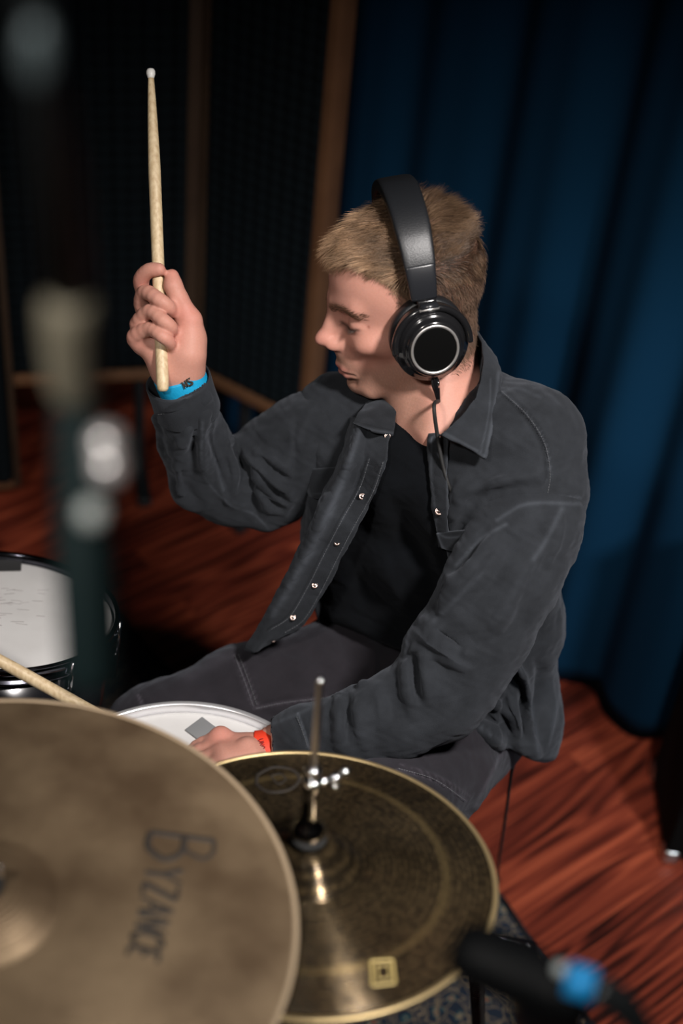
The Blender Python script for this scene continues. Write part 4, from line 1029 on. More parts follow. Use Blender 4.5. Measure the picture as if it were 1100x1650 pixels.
def shirt(p):
    d = trunk(p)
    q = proj(p)
    # opened front: only the front half of the trunk
    front = q[:, 2] - (1.80 + (q[:, 1] - 700) * 0.00052)
    o = smax(px_poly_sdf(p, OPEN), front, 0.004)
    d = smax(d, -o, 0.003)
    d = smax(d, -cone(p, P(712, 675, 1.765), hl(-0.02, 0, 0.0), .062, .085), .004)      # neck hole
    d = smax(d, line_cut(p, (560, 1085), (690, 1146)), .012)
    d = smax(d, line_cut(p, (690, 1142), (838, 1236)), .012)                              # hem
    d = smax(d, line_cut(p, (780, 1246), (900, 1226)), .012)
    d = smax(d, -(trunk(p, -0.010)), 0.002) if False else d
    # armhole seam, left arm
    d = smax(d, smax(smax(line_cut(p, (770, 842), (862, 806)) * 1.0, line_cut(p, (862, 808), (960, 800)), .01), -(q[:, 0] - 780) / 1300.0, .01), .006) if False else d
    return d
def roll(fn, pts, r, sink=0.35):
    """a soft roll of cloth lying on the surface of fn"""
    out = []
    sp = spl(np.asarray(pts, float), len(pts) * 2)
    for i, (x, y) in enumerate(sp):
        h = hit(fn, x, y)
        if h is None: continue
        t = i / (len(sp) - 1); rr = r * (0.35 + 0.65 * math.sin(PI * min(max(t, .12), .88)))
        out.append([*P(x, y, h + rr * sink), rr])
    return out
def with_rolls(fn, R, k=0.007):
    rl = [roll(fn, p_, r_) for p_, r_ in R]
    rl = [r_ for r_ in rl if len(r_) > 1]
    def g(p):
        d = fn(p); m = np.abs(d) < 0.04
        if m.any():
            q_ = p[m]; e = d[m]
            for r_ in rl: e = sm(e, chain(q_, r_, .002), k)
            d[m] = e
        return d
    return g
trunk0 = trunk
shirt = with_rolls(shirt, [([(816, 1040), (836, 1090), (851, 1150), (864, 1218)], .012), ([(803, 1085), (828, 1130), (842, 1170), (846, 1212)], .010), ([(702, 1139), (745, 1150), (785, 1172), (822, 1208)], .011),
    ([(750, 1108), (785, 1125), (812, 1155), (825, 1180)], .009), ([(745, 800), (800, 778), (862, 768)], .008), ([(725, 870), (742, 820), (775, 770)], .009)])
sv, sf = surf(shirt, (-0.12, 1.22, 0.40), (0.36, 1.66, 1.20), 0.0028)
sv = relax(sv, sf, 1, 0.3)
F_TR = [  # folds of the trunk: px line, width px, mm
    ([(803, 632), (845, 672), (872, 718), (880, 765), (876, 800)], 5, -2.2), ([(812, 628), (855, 668), (883, 716), (891, 765)], 5, 1.6),
    ([(770, 800), (800, 815), (850, 803), (935, 808)], 4, -3.0), ([(800, 806), (850, 794), (930, 797)], 5, 1.8),
    ([(740, 770), (800, 745), (870, 740)], 14, -3.0), ([(745, 800), (800, 775), (860, 765)], 8, 2.5), ([(745, 815), (800, 795), (850, 780)], 5, -2.5),
    ([(850, 640), (880, 680), (905, 740)], 16, 2.5), ([(800, 600), (850, 640), (870, 655)], 12, -2),
    ([(735, 880), (750, 830), (790, 770)], 9, -4), ([(720, 840), (735, 790), (760, 745)], 8, 3),
    ([(822, 1045), (842, 1095), (855, 1150), (868, 1225)], 7, 7), ([(812, 1075), (838, 1120), (848, 1160), (846, 1200)], 7, -9), ([(805, 1100), (825, 1140), (838, 1175), (840, 1215)], 6, 6),
    ([(865, 1060), (872, 1120), (866, 1180), (862, 1210)], 9, -7), ([(890, 1100), (888, 1150), (876, 1210)], 8, 4),
    ([(905, 830), (880, 900), (868, 960), (850, 1040)], 10, -5), ([(800, 1030), (815, 1060), (818, 1110), (806, 1150)], 7, -8), ([(770, 1090), (790, 1120), (800, 1160), (790, 1190)], 9, 6), ([(838, 1200), (850, 1170), (848, 1120), (835, 1080)], 5, -8),
    ([(740, 1120), (780, 1135), (815, 1165), (826, 1210)], 6, -8), ([(720, 1150), (760, 1160), (800, 1190), (822, 1222)], 6, 7),
    ([(700, 1130), (745, 1145), (780, 1170), (815, 1198)], 8, 7), ([(715, 1118), (760, 1138), (800, 1165), (828, 1185)], 6, -6), ([(745, 1100), (780, 1120), (812, 1150), (832, 1175)], 9, 6),
    ([(775, 1060), (790, 1090), (805, 1110)], 9, -5),
    ([(472, 690), (480, 730), (490, 765)], 4, -2), ([(480, 780), (482, 860), (478, 930)], 6, -2), ([(500, 700), (520, 730), (530, 770)], 10, 2),
]
sv = folds(sv, sf, F_TR)
shirt_o = obj('overshirt', (sv, sf), denim, person, label='faded charcoal denim overshirt worn open')
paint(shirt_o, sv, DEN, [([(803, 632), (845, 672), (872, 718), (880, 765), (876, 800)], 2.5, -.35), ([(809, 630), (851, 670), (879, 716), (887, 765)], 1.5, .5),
    ([(800, 812), (850, 799), (935, 802)], 2, .55), ([(830, 600), (860, 615), (900, 650)], 3, .15), ([(700, 1135), (760, 1163), (830, 1212)], 2.5, .5), ([(905, 820), (910, 1000), (902, 1110), (885, 1200)], 3, .25),
    ([(825, 1050), (846, 1100), (858, 1150), (870, 1225)], 3, .35), ([(800, 640), (830, 625), (870, 640)], 2.5, .3)])

# --- tee shirt
TEEN = P(700, 640, 1.72)
def tee(p):
    d = trunk(p, -0.010)
    d = sm(d, ell(p, P(690, 752, 1.785), (.095, .095, .085)), .03)
    d = smax(d, -cone(p, P(712, 644, 1.745), hl(-0.02, 0, 0.0), .046, .070), .006)
    d = smax(d, line_cut(p, (500, 990), (720, 1072)), .01)
    d = smax(d, line_cut(p, (650, 1052), (800, 1085)), .01)
    return d
tv, tf = surf(tee, (-0.12, 1.22, 0.50), (0.36, 1.66, 1.18), 0.0034)
tv = folds(tv, tf, [([(625, 790), (640, 850), (690, 940), (700, 1000)], 16, -7), ([(600, 830), (620, 900), (660, 980), (690, 1040)], 16, 5), ([(560, 880), (575, 940), (600, 1000)], 14, -4), ([(680, 760), (700, 850), (705, 950)], 14, 4),
    ([(540, 990), (600, 1020), (660, 1045), (710, 1058)], 5, 2.5), ([(545, 978), (610, 1008), (690, 1035)], 4, -2), ([(645, 668), (670, 690), (712, 693)], 5, 2), ([(640, 680), (670, 704), (712, 708)], 3, -1.2)])
tee_o = obj('tee_shirt', (tv, tf), tee_m, person, label='black crew neck tee')

# --- sleeves
def sleeve_l(p):
    d = chain(p, [PR(862, 790, 1.685, .0605), PR(848, 850, 1.680, .0620), PR(808, 935, 1.675, .0630), PR(765, 1020, 1.685, .0620), PR(722, 1092, 1.70, .0600), PR(705, 1115, 1.705, .0580)], .02)
    d = sm(d, chain(p, [PR(705, 1115, 1.705, .0540), PR(640, 1150, 1.705, .0490), PR(570, 1174, 1.715, .0440), PR(500, 1190, 1.73, .0385), PR(438, 1204, 1.745, .0340)], .02), .012)
    d = smax(d, -(proj(p)[:, 0] - 436) * 1.745 / FPX + 0.0 * p[:, 0], .003)
    d = smax(d, -chain(p, [PR(400, 1208, 1.745, .0310), PR(475, 1195, 1.738, .0310)], .01), .002)
    # bunched cloth inside the elbow
    d = sm(d, chain(p, [PR(686, 1020, 1.685, .019), PR(676, 1042, 1.69, .018), PR(674, 1070, 1.70, .017)], .01), .012)
    d = smax(d, -(line_cut(p, (760, 838), (862, 800)) ), .004) if False else d
    return d
lo = P(430, 1260, 1.75); 
sleeve_l = with_rolls(sleeve_l, [([(545, 1122), (549, 1160), (548, 1200)], .010), ([(680, 1002), (715, 1022), (750, 1050)], .010), ([(668, 1048), (702, 1066), (745, 1080)], .009), ([(795, 868), (750, 928), (715, 985)], .013), ([(655, 1075), (660, 1110), (662, 1150)], .010), ([(585, 1105), (592, 1150), (588, 1200)], .011), ([(880, 850), (850, 930), (800, 1010)], .012)])
slv, slf = surf(sleeve_l, (-0.10, 1.02, 0.66), (0.34, 1.46, 1.12), 0.0026)
slv = relax(slv, slf, 1, 0.3)
F_SL = [
    ([(690, 1003), (722, 1030), (748, 1052)], 9, -7), ([(665, 1012), (700, 1035), (735, 1068), (765, 1082)], 9, 5), ([(680, 1055), (710, 1078), (760, 1085)], 10, -5),
    ([(663, 1050), (668, 1090), (674, 1135)], 5, -8), ([(655, 1060), (658, 1100), (664, 1140)], 8, 4), ([(682, 1050), (690, 1095), (690, 1140)], 10, 5),
    ([(800, 870), (750, 930), (712, 985)], 14, 6), ([(830, 860), (790, 940), (735, 990)], 12, -4), ([(850, 900), (810, 985), (760, 1030)], 16, 4), ([(790, 845), (745, 900), (725, 930)], 8, -5),
    ([(880, 850), (860, 920), (825, 1000)], 14, -3), ([(905, 820), (898, 870), (880, 920)], 8, 3),
    ([(556, 1112), (560, 1150), (558, 1200)], 4, -7), ([(545, 1118), (547, 1155), (545, 1200)], 6, 3.5), ([(572, 1110), (580, 1150), (578, 1200)], 9, 4),
    ([(480, 1150), (489, 1175), (497, 1200)], 3, -2), ([(472, 1155), (480, 1178), (488, 1205)], 3, -1.2), ([(620, 1105), (630, 1140), (640, 1170)], 12, -3), ([(600, 1090), (612, 1130), (610, 1180)], 10, 3),
    ([(640, 1205), (700, 1170), (740, 1130)], 14, 3), ([(530, 1120), (520, 1150), (522, 1190)], 10, 2.5),
]
slv = folds(slv, slf, F_SL)
sleeve_o = obj('sleeve', (slv, slf), denim, shirt_o)
paint(sleeve_o, slv, DEN * 1.05, [([(800, 838), (850, 812), (935, 812)], 3, .4), ([(905, 820), (880, 870), (860, 900)], 4, .35), ([(735, 910), (780, 865), (815, 845)], 3, .45), ([(700, 1000), (740, 960), (775, 925)], 4, .25), ([(480, 1150), (489, 1175), (497, 1205)], 2, .5), ([(434, 1170), (436, 1190), (440, 1215)], 4, .5), ([(440, 1166), (480, 1150), (520, 1130)], 3, .35), ([(665, 1003), (655, 1030), (655, 1050)], 4, .4)])

def sleeve_r(p):
    d = chain(p, [PR(540, 684, 1.845, .0560), PR(494, 716, 1.870, .0610), PR(445, 752, 1.895, .0640), PR(410, 772, 1.905, .0600)], .02)
    d = sm(d, chain(p, [PR(420, 786, 1.905, .0480), PR(372, 788, 1.905, .0470), PR(335, 762, 1.880, .0480), PR(312, 708, 1.830, .0445), PR(296, 658, 1.780, .0405), PR(290, 622, 1.747, .0420)], .015), .014)
    d = sm(d, chain(p, [PR(430, 832, 1.895, .012), PR(455, 815, 1.89, .02)], .01), .03)      # point of the elbow
    q = proj(p)
    d = smax(d, -line_cut(p, (242, 671), (336, 613)) , .003)
    d = smax(d, -chain(p, [[*P(300, 672, 1.79), .033], [*P(288, 610, 1.740), .0372]], .01), .002)
    return d
sleeve_r = with_rolls(sleeve_r, [([(404, 748), (440, 778), (468, 800)], .009), ([(400, 772), (430, 799), (464, 816)], .008), ([(402, 796), (430, 817), (458, 826)], .007), ([(414, 728), (445, 752), (470, 764)], .009),
    ([(328, 665), (326, 715), (335, 770)], .010), ([(366, 715), (372, 760), (380, 805)], .009), ([(300, 690), (290, 740), (296, 790)], .009), ([(340, 700), (352, 750), (372, 800)], .007), ([(340, 690), (300, 700), (268, 735)], .006)], .006)
srv, srf = surf(sleeve_r, (-0.33, 1.34, 0.72), (0.06, 1.66, 1.14), 0.0023)
srv = relax(srv, srf, 1, 0.3)
F_SR = [
    ([(395, 745), (425, 775), (450, 800), (462, 812)], 4.5, -7), ([(392, 770), (415, 795), (440, 815), (460, 826)], 4.5, -7), ([(408, 752), (440, 780), (462, 795)], 5, 5), ([(400, 780), (425, 803), (455, 818)], 4, 5),
    ([(410, 735), (445, 762), (468, 775)], 5, -5), ([(420, 722), (450, 748), (470, 756)], 8, 4), ([(400, 790), (410, 820), (415, 845)], 6, -4),
    ([(376, 715), (388, 745), (398, 790), (405, 830)], 5, -8), ([(366, 720), (377, 760), (377, 800)], 7, 5), ([(388, 720), (402, 742), (412, 758)], 5, 4),
    ([(330, 660), (325, 715), (330, 765)], 7, 5), ([(340, 690), (350, 750), (365, 800)], 6, -5), ([(318, 670), (312, 720), (310, 780)], 8, -4), ([(348, 740), (358, 785), (372, 812), (400, 818)], 5, 3.5),
    ([(262, 690), (300, 665), (328, 652)], 6, -3), ([(255, 672), (290, 668), (324, 655)], 3, -2.5), ([(255, 664), (290, 660), (322, 648)], 3, 1.5), ([(275, 740), (300, 700), (326, 668)], 8, 3), ([(275, 770), (290, 800), (320, 830)], 8, 3),
    ([(290, 745), (300, 790), (330, 820)], 7, -3), ([(470, 700), (440, 725), (410, 735)], 12, -3.5), ([(500, 650), (455, 690), (420, 710)], 12, 3), ([(480, 660), (474, 720), (472, 800)], 7, -3), ([(515, 640), (480, 700), (478, 730)], 8, 3),
    ([(248, 668), (254, 700), (268, 750)], 5, -3), ([(320, 600), (335, 640), (345, 690)], 8, 2),
]
srv = folds(srv, srf, F_SR)
sleeve2 = obj('sleeve', (srv, srf), denim, shirt_o)
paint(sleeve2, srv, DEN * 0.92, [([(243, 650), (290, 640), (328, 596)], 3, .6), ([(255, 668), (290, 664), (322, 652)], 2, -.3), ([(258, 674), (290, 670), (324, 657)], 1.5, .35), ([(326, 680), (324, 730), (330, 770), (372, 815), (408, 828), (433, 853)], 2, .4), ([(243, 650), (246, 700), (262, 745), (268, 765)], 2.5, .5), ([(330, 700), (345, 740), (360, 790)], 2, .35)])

ca0 = P(304, 664, 1.772); ca1 = P(287, 612, 1.735); cax = ca1 - ca0; cL = np.linalg.norm(cax); cax /= cL
cv, cf = lathe(ca0, cax, [(0.0390, 0.0), (0.0402, 0.003), (0.0392, cL * .5), (0.0394, cL * .93), (0.0388, cL), (0.0374, cL), (0.0366, cL * .9), (0.0360, 0.006), (0.0358, 0.0)], n=120, close=True)
cv = np.concatenate([cv]); th_ = np.arctan2((cv - ca0) @ np.cross(cax, [0, 0, 1]), (cv - ca0) @ np.cross(cax, np.cross(cax, [0, 0, 1])))
rad_ = -0.0 * cv + (cv - ca0) - ((cv - ca0) @ cax)[:, None] * cax; cv = cv + rad_ * (0.035 * np.sin(2 * th_ + .6) + 0.015 * np.sin(5 * th_))[:, None]
cuff = obj('cuff', (cv, cf), denim, shirt_o)
paint(cuff, cv, DEN * .95, [([(240, 640), (262, 648), (300, 640), (330, 612)], 2.5, .5), ([(255, 664), (290, 658), (322, 644)], 1.5, .3)])
# --- the right front of the shirt, hanging open: edge band with snaps
def dep(px, py, off=0.0, fn=trunk, fb=1.86):
    h = hit(fn, px, py); h = fb if h is None else h
    if fn is trunk and 560 < px < 735 and py < 860: h = min(h, hit(tee, px, py) or 9)
    return h - off
def rowp(pts): return [P(x, y, d) for x, y, d in pts]
FL = [  # left (fold ridge) / middle / placket edge, top to bottom
    ((566, 672), (600, 676), (634, 680)), ((560, 702), (592, 706), (626, 712)), ((548, 738), (586, 742), (622, 746)), ((530, 778), (572, 786), (606, 794)),
    ((508, 828), (548, 838), (576, 848)), ((484, 880), (522, 892), (548, 902)), ((458, 934), (494, 946), (522, 954)), ((432, 984), (464, 996), (494, 1000)), ((396, 1046), (424, 1040), (462, 1022)),
]
dtop = []
rows = []
for i, (a, b, c) in enumerate(FL):
    t = i / (len(FL) - 1)
    if i < 4: da, db, dc = dep(*a, .004), dep(*b, .012 + .003 * i), dep(*c, .010 + .004 * i)
    dlin = (dc if i < 4 else dl0 + (1.865 - dl0) * (i - 3) / 5)
    if i == 3: dl0 = dc
    if i < 4: rows.append([P(*a, da), P(a[0] + 14, a[1] + 1, min(da, db) - .006), P(*b, db), P(*c, dc)])
    else: rows.append([P(*a, dlin + .004), P(a[0] + 12, a[1] + 4, dlin - .012), P(*b, dlin - .004), P(*c, dlin)])
G = grid_spl(rows, 150, 44)
fv, ff = slab(G, -0.0022)
pl_line = [(x - 30, y - 6) for (_, _, (x, y)) in FL[1:]]
fv = folds(fv, ff, [([(c[0] - 31, c[1] - 8) for _, _, c in FL[2:]], 3, -1.5), ([(c[0] - 4, c[1] - 1) for _, _, c in FL[2:]], 3, -1.0), ([(585, 720), (560, 800), (530, 850)], 8, 2), ([(575, 700), (545, 790), (500, 880), (440, 990)], 7, 2.5)])
front = obj('shirt_front', (fv, ff), denim, shirt_o)
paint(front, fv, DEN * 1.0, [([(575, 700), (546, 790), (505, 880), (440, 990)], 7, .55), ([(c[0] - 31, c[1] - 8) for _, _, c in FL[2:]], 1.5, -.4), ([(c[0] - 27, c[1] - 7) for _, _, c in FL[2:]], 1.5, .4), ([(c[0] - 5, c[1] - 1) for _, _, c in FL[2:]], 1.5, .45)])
# the inner lower corner seen past the band
# snaps
SNAP = mat('copper_snap', (0.62, 0.47, 0.42), 0.22, 1.0)
def snap(px, py, fn_depth, r=0.0042, tilt=(0, 0, 0)):
    p = P(px, py, fn_depth); n = camdir(p) + np.array(tilt); n /= np.linalg.norm(n)
    return obj('snap', merge(lathe(p - n * 0.001, n, [(0.0001, 0.0), (r, 0.0), (r, 0.0012), (r * .8, 0.0020), (r * .6, 0.0013), (r * .35, 0.0018), (0.0001, 0.0022)], n=20)), SNAP, shirt_o)
gd = G.reshape(-1, 3); gq = proj(gd)
def near_d(px, py): 
    i = np.argmin((gq[:, 0] - px) ** 2 + (gq[:, 1] - py) ** 2); return gq[i, 2]
for (x, y) in ((624, 703), (583, 800), (543, 874), (507, 943), (472, 995), (440, 1030)):
    snap(x, y, near_d(x, y) - 0.0035)

# left front placket, under the collar
def band(L, Rr, off, name, n1=40, n2=10, th=0.002, mid=0.0015, fn=trunk):
    rows = []
    for (a, b) in zip(L, Rr):
        c = ((a[0] + b[0]) / 2, (a[1] + b[1]) / 2)
        rows.append([P(*a, dep(*a, off, fn)), P(*c, dep(*c, off + mid, fn)), P(*b, dep(*b, off, fn))])
    return grid_spl(rows, n1, n2)
PLK = band([(692, 700), (691, 745), (694, 790), (700, 835), (708, 880)], [(722, 704), (722, 745), (722, 790), (722, 835), (724, 880)], .009, 'placket', 60, 16)
pv, pf = slab(PLK, -0.0022)
pv = folds(pv, pf, [([(697, 705), (697, 760), (701, 800), (707, 860)], 2.2, -1), ([(717, 705), (716, 760), (717, 800), (718, 860)], 2.2, -1), ([(692, 730), (706, 733), (722, 730)], 3, -1)])
pk = obj('placket', (pv, pf), denim, shirt_o); paint(pk, pv, DEN * .8, [([(695, 705), (695, 760), (699, 800), (704, 860)], 1.5, .5), ([(720, 705), (719, 760), (720, 800), (720, 860)], 1.5, .6), ([(692, 712), (700, 703), (712, 700)], 3, .7)])
gd = PLK.reshape(-1, 3); gq = proj(gd)
snap(707, 824, near_d(707, 824) - 0.0035, .0052)
snap(708, 709, near_d(708, 712) - 0.0035, .0042)

# pocket flaps
def flap(corners, off, mul=1.0, wear_light=()):
    (a, b, c, d_) = corners       # top-left, top-right, bottom-right, bottom-left
    rows = []
    for t in np.linspace(0, 1, 5):
        l_ = (np.array(a) * (1 - t) + np.array(d_) * t); r_ = (np.array(b) * (1 - t) + np.array(c) * t)
        row = []
        for s_ in np.linspace(0, 1, 5):
            m = l_ * (1 - s_) + r_ * s_; m = m + np.array([0, 5 * math.sin(PI * s_) * t]); row.append(P(*m, dep(m[0], m[1], off + .003 * t)))
        rows.append(row)
    G = grid_spl(rows, 24, 24); v, f = slab(G, -0.0025)
    o = obj('pocket_flap', (v, f), denim, shirt_o); paint(o, v, DEN * mul, wear_light); return o
flap([(485, 757), (542, 752), (534, 797), (500, 800)], .003, .8, [([(485, 757), (512, 754), (542, 752)], 2, .7), ([(486, 762), (500, 800)], 2.5, 1.0), ([(504, 796), (530, 794)], 1.5, .5)])
flap([(704, 858), (752, 853), (752, 880), (712, 882)], .012, .9, [([(704, 858), (720, 866), (752, 864)], 2, .8), ([(703, 860), (714, 884), (732, 893)], 2.5, 1.0)])

# --- collar
def collar(rows_px, name='collar', mul=1.0, wear_light=(), fl=()):
    rows = [[P(*c) for c in r] for r in rows_px]
    G = grid_spl(rows, 70, 26); v, f = slab(G, -0.0030)
    v = folds(v, f, fl)
    o = obj(name, (v, f), denim, shirt_o); paint(o, v, DEN * mul, wear_light); return o
ds = lambda x, y, o: dep(x, y, o, trunk, 1.74)
def ccols(ix, iy, idp, ox, oy, od):
    mxx, myy = ix * .45 + ox * .55, iy * .45 + oy * .55
    return [(ix, iy, idp), (mxx, myy, min(idp, od) * .5 + (idp * .45 + od * .55) * .5 - .006), (ox, oy, od)]
CR = [ccols(742, 532, 1.800, 752, 548, 1.815), ccols(757, 528, 1.765, 778, 560, 1.775), ccols(771, 545, 1.725, 797, 583, 1.725), ccols(778, 577, 1.695, 804, 606, 1.690), ccols(775, 608, 1.668, 801, 640, 1.665), ccols(765, 640, 1.650, 795, 673, 1.648), ccols(743, 672, 1.642, 789, 706, 1.632), ccols(713, 702, 1.640, 780, 738, 1.622)]
collar(CR, 'collar', 1.02, [([(803, 600), (799, 640), (793, 680), (783, 735)], 3, .55), ([(790, 610), (789, 650), (783, 690), (774, 728)], 1.4, .35), ([(713, 702), (745, 722), (780, 738)], 3, .6), ([(716, 697), (745, 713), (770, 727)], 1.4, .35)],
       [([(790, 610), (789, 650), (783, 690), (774, 728)], 2.2, -.9), ([(716, 694), (745, 711), (770, 725)], 2.2, -.9)])
CL = [[(664, 606, 1.850), (640, 614, 1.855), (610, 626, 1.850)], [(655, 624, 1.800), (620, 630, 1.795), (596, 638, 1.800)], [(641, 650, 1.745), (604, 655, 1.742), (584, 655, 1.758)], [(637, 672, 1.722), (600, 676, 1.718), (574, 668, 1.742)], [(633, 700, 1.706), (598, 694, 1.706), (566, 682, 1.735)]]
collar(CL, 'collar', .8, [([(634, 698), (598, 692), (555, 680)], 2, .5), ([(630, 693), (598, 686), (560, 675)], 1.2, -.3)])  # colour darkened on this side to stand for the head's shadow
# collar stand round the back of the neck
st = []
for k, (x, y, d_) in enumerate([(778, 598, 1.690), (781, 568, 1.722), (768, 545, 1.765), (742, 540, 1.815), (700, 560, 1.850), (660, 600, 1.850), (640, 640, 1.800)]):
    p = P(x, y, d_); st.append([p + [0, 0, 0.000], p - [0, 0, 0.022], p - [0, 0, 0.045]])
G = grid_spl(st, 60, 12); v, f = slab(G, -0.0025)
o = obj('collar_stand', (v, f), denim, shirt_o); paint(o, v, DEN * .8, [])

# stitching: dashes of grey thread sunk along the seams
THR = mat('grey_thread', (0.13, 0.135, 0.145), 0.8)
def stitches(line, depth_fn, step=4.2, ln=2.6, r=0.00028):
    sp = spl(np.asarray(line, float), 300); seg = np.linalg.norm(np.diff(sp, axis=0), axis=1); s_ = np.concatenate([[0], np.cumsum(seg)])
    parts = []
    t = 0
    while t + ln < s_[-1]:
        i, j = np.searchsorted(s_, t), np.searchsorted(s_, t + ln)
        j = min(j, 299); i = min(i, 298)
        if j <= i: j = i + 1
        a = P(*sp[i], depth_fn(*sp[i])); b = P(*sp[j], depth_fn(*sp[j]))
        parts.append(tube([a, b], r, n=4, m=2, smooth=False)); t += step
    return parts
def surf_depth(V):
    Q = proj(V)
    def f_(x, y):
        m = (np.abs(Q[:, 0] - x) < 5) & (np.abs(Q[:, 1] - y) < 5)
        return (Q[m, 2].min() if m.any() else 1.75) - 0.0006
    return f_
sd_tr = surf_depth(sv); sd_fr = surf_depth(fv); sd_l = surf_depth(slv); sd_r = surf_depth(srv)
def sew(parts): obj('stitching', merge(*parts), THR, shirt_o, smooth=False)
for ln_ in ([(808, 630), (850, 670), (878, 716), (886, 765), (882, 796)],):
    sew(stitches(ln_, sd_tr))
for offx in (-27, -5):
    sew(stitches([(c[0] + offx, c[1] + offx * .25) for _, _, c in FL[2:]], sd_fr))
sd_q = None
sew(stitches([(478, 1155), (487, 1178), (495, 1202)], sd_l)); sew(stitches([(254, 668), (290, 663), (324, 648)], surf_depth(cv)))

# --- trousers
def trousers(p):
    d = chain(p, [[*HJ_R, .095], PR(560, 1098, 1.985, .0900), PR(400, 1134, 1.945, .0790), PR(255, 1184, 1.905, .0660)], .02)
    d = sm(d, chain(p, [[*(KN_R + [0, 0, -0.0]), .064], [*(KN_R * .5 + AN_R * .5), .062], [*(AN_R + [0, 0, 0.05]), .055]], .02), .02)
    d = sm(d, chain(p, [[*P(765, 1162, 1.985), .080], PR(684, 1232, 1.835, .0820), PR(565, 1350, 1.640, .0700)], .02), .035)
    d = sm(d, chain(p, [[*KN_L, .066], [*(KN_L * .5 + AN_L * .5), .062], [*(AN_L + [0, 0, 0.05]), .055]], .02), .02)
    d = sm(d, ell(p, P(740, 1105, 2.03), (.12, .10, .10)), .03)
    return d
qv, qf = surf(trousers, (-0.48, 0.84, 0.08), (0.40, 1.62, 0.92), 0.0036)
qv = relax(qv, qf, 1, 0.3)
qv = folds(qv, qf, [([(378, 1055), (392, 1090), (410, 1140)], 4, -2.5), ([(372, 1058), (386, 1095), (402, 1140)], 3, 1.5), ([(410, 1140), (450, 1130), (520, 1122)], 3, -2), ([(420, 1150), (460, 1165)], 6, -2),
    ([(545, 1010), (562, 1050), (585, 1100)], 12, -4), ([(600, 1030), (600, 1080), (580, 1120)], 10, 4), ([(450, 1040), (500, 1060), (540, 1100)], 14, -3), ([(640, 1240), (700, 1260), (755, 1292)], 3, -2), ([(645, 1232), (705, 1252), (760, 1284)], 3, 1.5),
    ([(300, 1150), (340, 1145), (400, 1165)], 10, -4), ([(222, 1118), (235, 1140), (245, 1160)], 3, -2), ([(640, 1170), (720, 1190), (800, 1215)], 12, -3), ([(800, 1215), (785, 1250), (765, 1290)], 5, 3)])
tro = obj('trousers', (qv, qf), trouser_m, person, label='faded black twill trousers')
paint(tro, qv, TROU, [([(378, 1055), (392, 1092), (408, 1138)], 1.8, .7), ([(385, 1053), (399, 1090), (416, 1136)], 1.5, .5), ([(408, 1142), (460, 1132), (530, 1124)], 1.5, .6), ([(222, 1120), (232, 1138), (246, 1152)], 2, .9), ([(640, 1240), (700, 1258), (752, 1290)], 1.8, .7), ([(646, 1232), (706, 1251), (758, 1283)], 1.5, .5), ([(812, 1205), (800, 1230), (765, 1300)], 2.5, .6), ([(300, 1090), (380, 1050), (500, 1005)], 10, .3)])
sd_q = surf_depth(qv)
for ln_ in ([(642, 1238), (700, 1256), (750, 1290)], [(378, 1056), (392, 1092), (408, 1138)], [(384, 1054), (398, 1090), (414, 1136)], [(412, 1142), (460, 1132), (530, 1124)]):
    obj('stitching', merge(*stitches(ln_, sd_q, r=0.0004)), THR, tro, smooth=False)
shoem = mat('black_canvas', (0.012, 0.012, 0.013), 0.8)
for an in (AN_R, AN_L):
    f_ = lambda p, an=an: smax(sm(cone(p, an + [0.02, 0.02, -0.035], an + [-0.10, -0.10, -0.055], .042, .036), cone(p, an + [0, 0, .02], an + [0.01, 0.01, -.03], .043, .043), .02), -(p[:, 2] - 0.008), .004)
    v, f = surf(f_, an - [0.2, 0.2, 0.13], an + [0.1, 0.1, 0.1], 0.005)
    obj('shoe', (v, f), shoem, person)

# --- wrist bands
def wrist(pts, rx, mat_, label, tip=None):
    v, f = tube(pts, rx, n=40, m=10, flat=0.92)
    return obj('wristband', (v, f), mat_, person, label=label)
BLUEB = mat('blue_paper_band', (0.008, 0.33, 0.60), 0.5, bump=(300, .2)); REDB = mat('red_fabric_band', (0.78, 0.050, 0.018), 0.6)
wa, wb = P(298, 622, 1.735), P(303, 603, 1.727)
wr1 = obj('wristband', tube([P(299, 629, 1.744), P(292, 614, 1.735), P(286, 601, 1.728)], [.0315, .0318, .0310], n=48, m=12, flat=1.0), BLUEB, person, label='blue paper wristband')
wr2 = obj('wristband', tube([P(438, 1212, 1.741), P(424, 1212.5, 1.741), P(411, 1213, 1.741)], [.0275, .0275, .0268], n=48, m=12), REDB, person, label='red wristband')
def decal(o_parent, L, V, wpx, nrm, mat_, name='lettering'):
    fd = surf_depth(V)
    return obj(name, strokes(L, lambda x, y: P(x, y, fd(x, y) - 0.0008), nrm, 1.0 / 1330), mat_, o_parent)
def vv(o): return np.array([v.co[:] for v in o.data.vertices]) + origin_of(o)
decal(wr1, word('MS', [(298, 627), (317, 615)], [12, 12], [9, 9], 2.2), vv(wr1), 1, camdir(wa), INK)
decal(wr2, word('UNO', [(416, 1191), (420, 1209)], [8, 8, 8], [6, 6, 6], 0.9), vv(wr2), 1, camdir(wb), mat('dark_red_print', (0.25, 0.01, 0.01), 0.7))
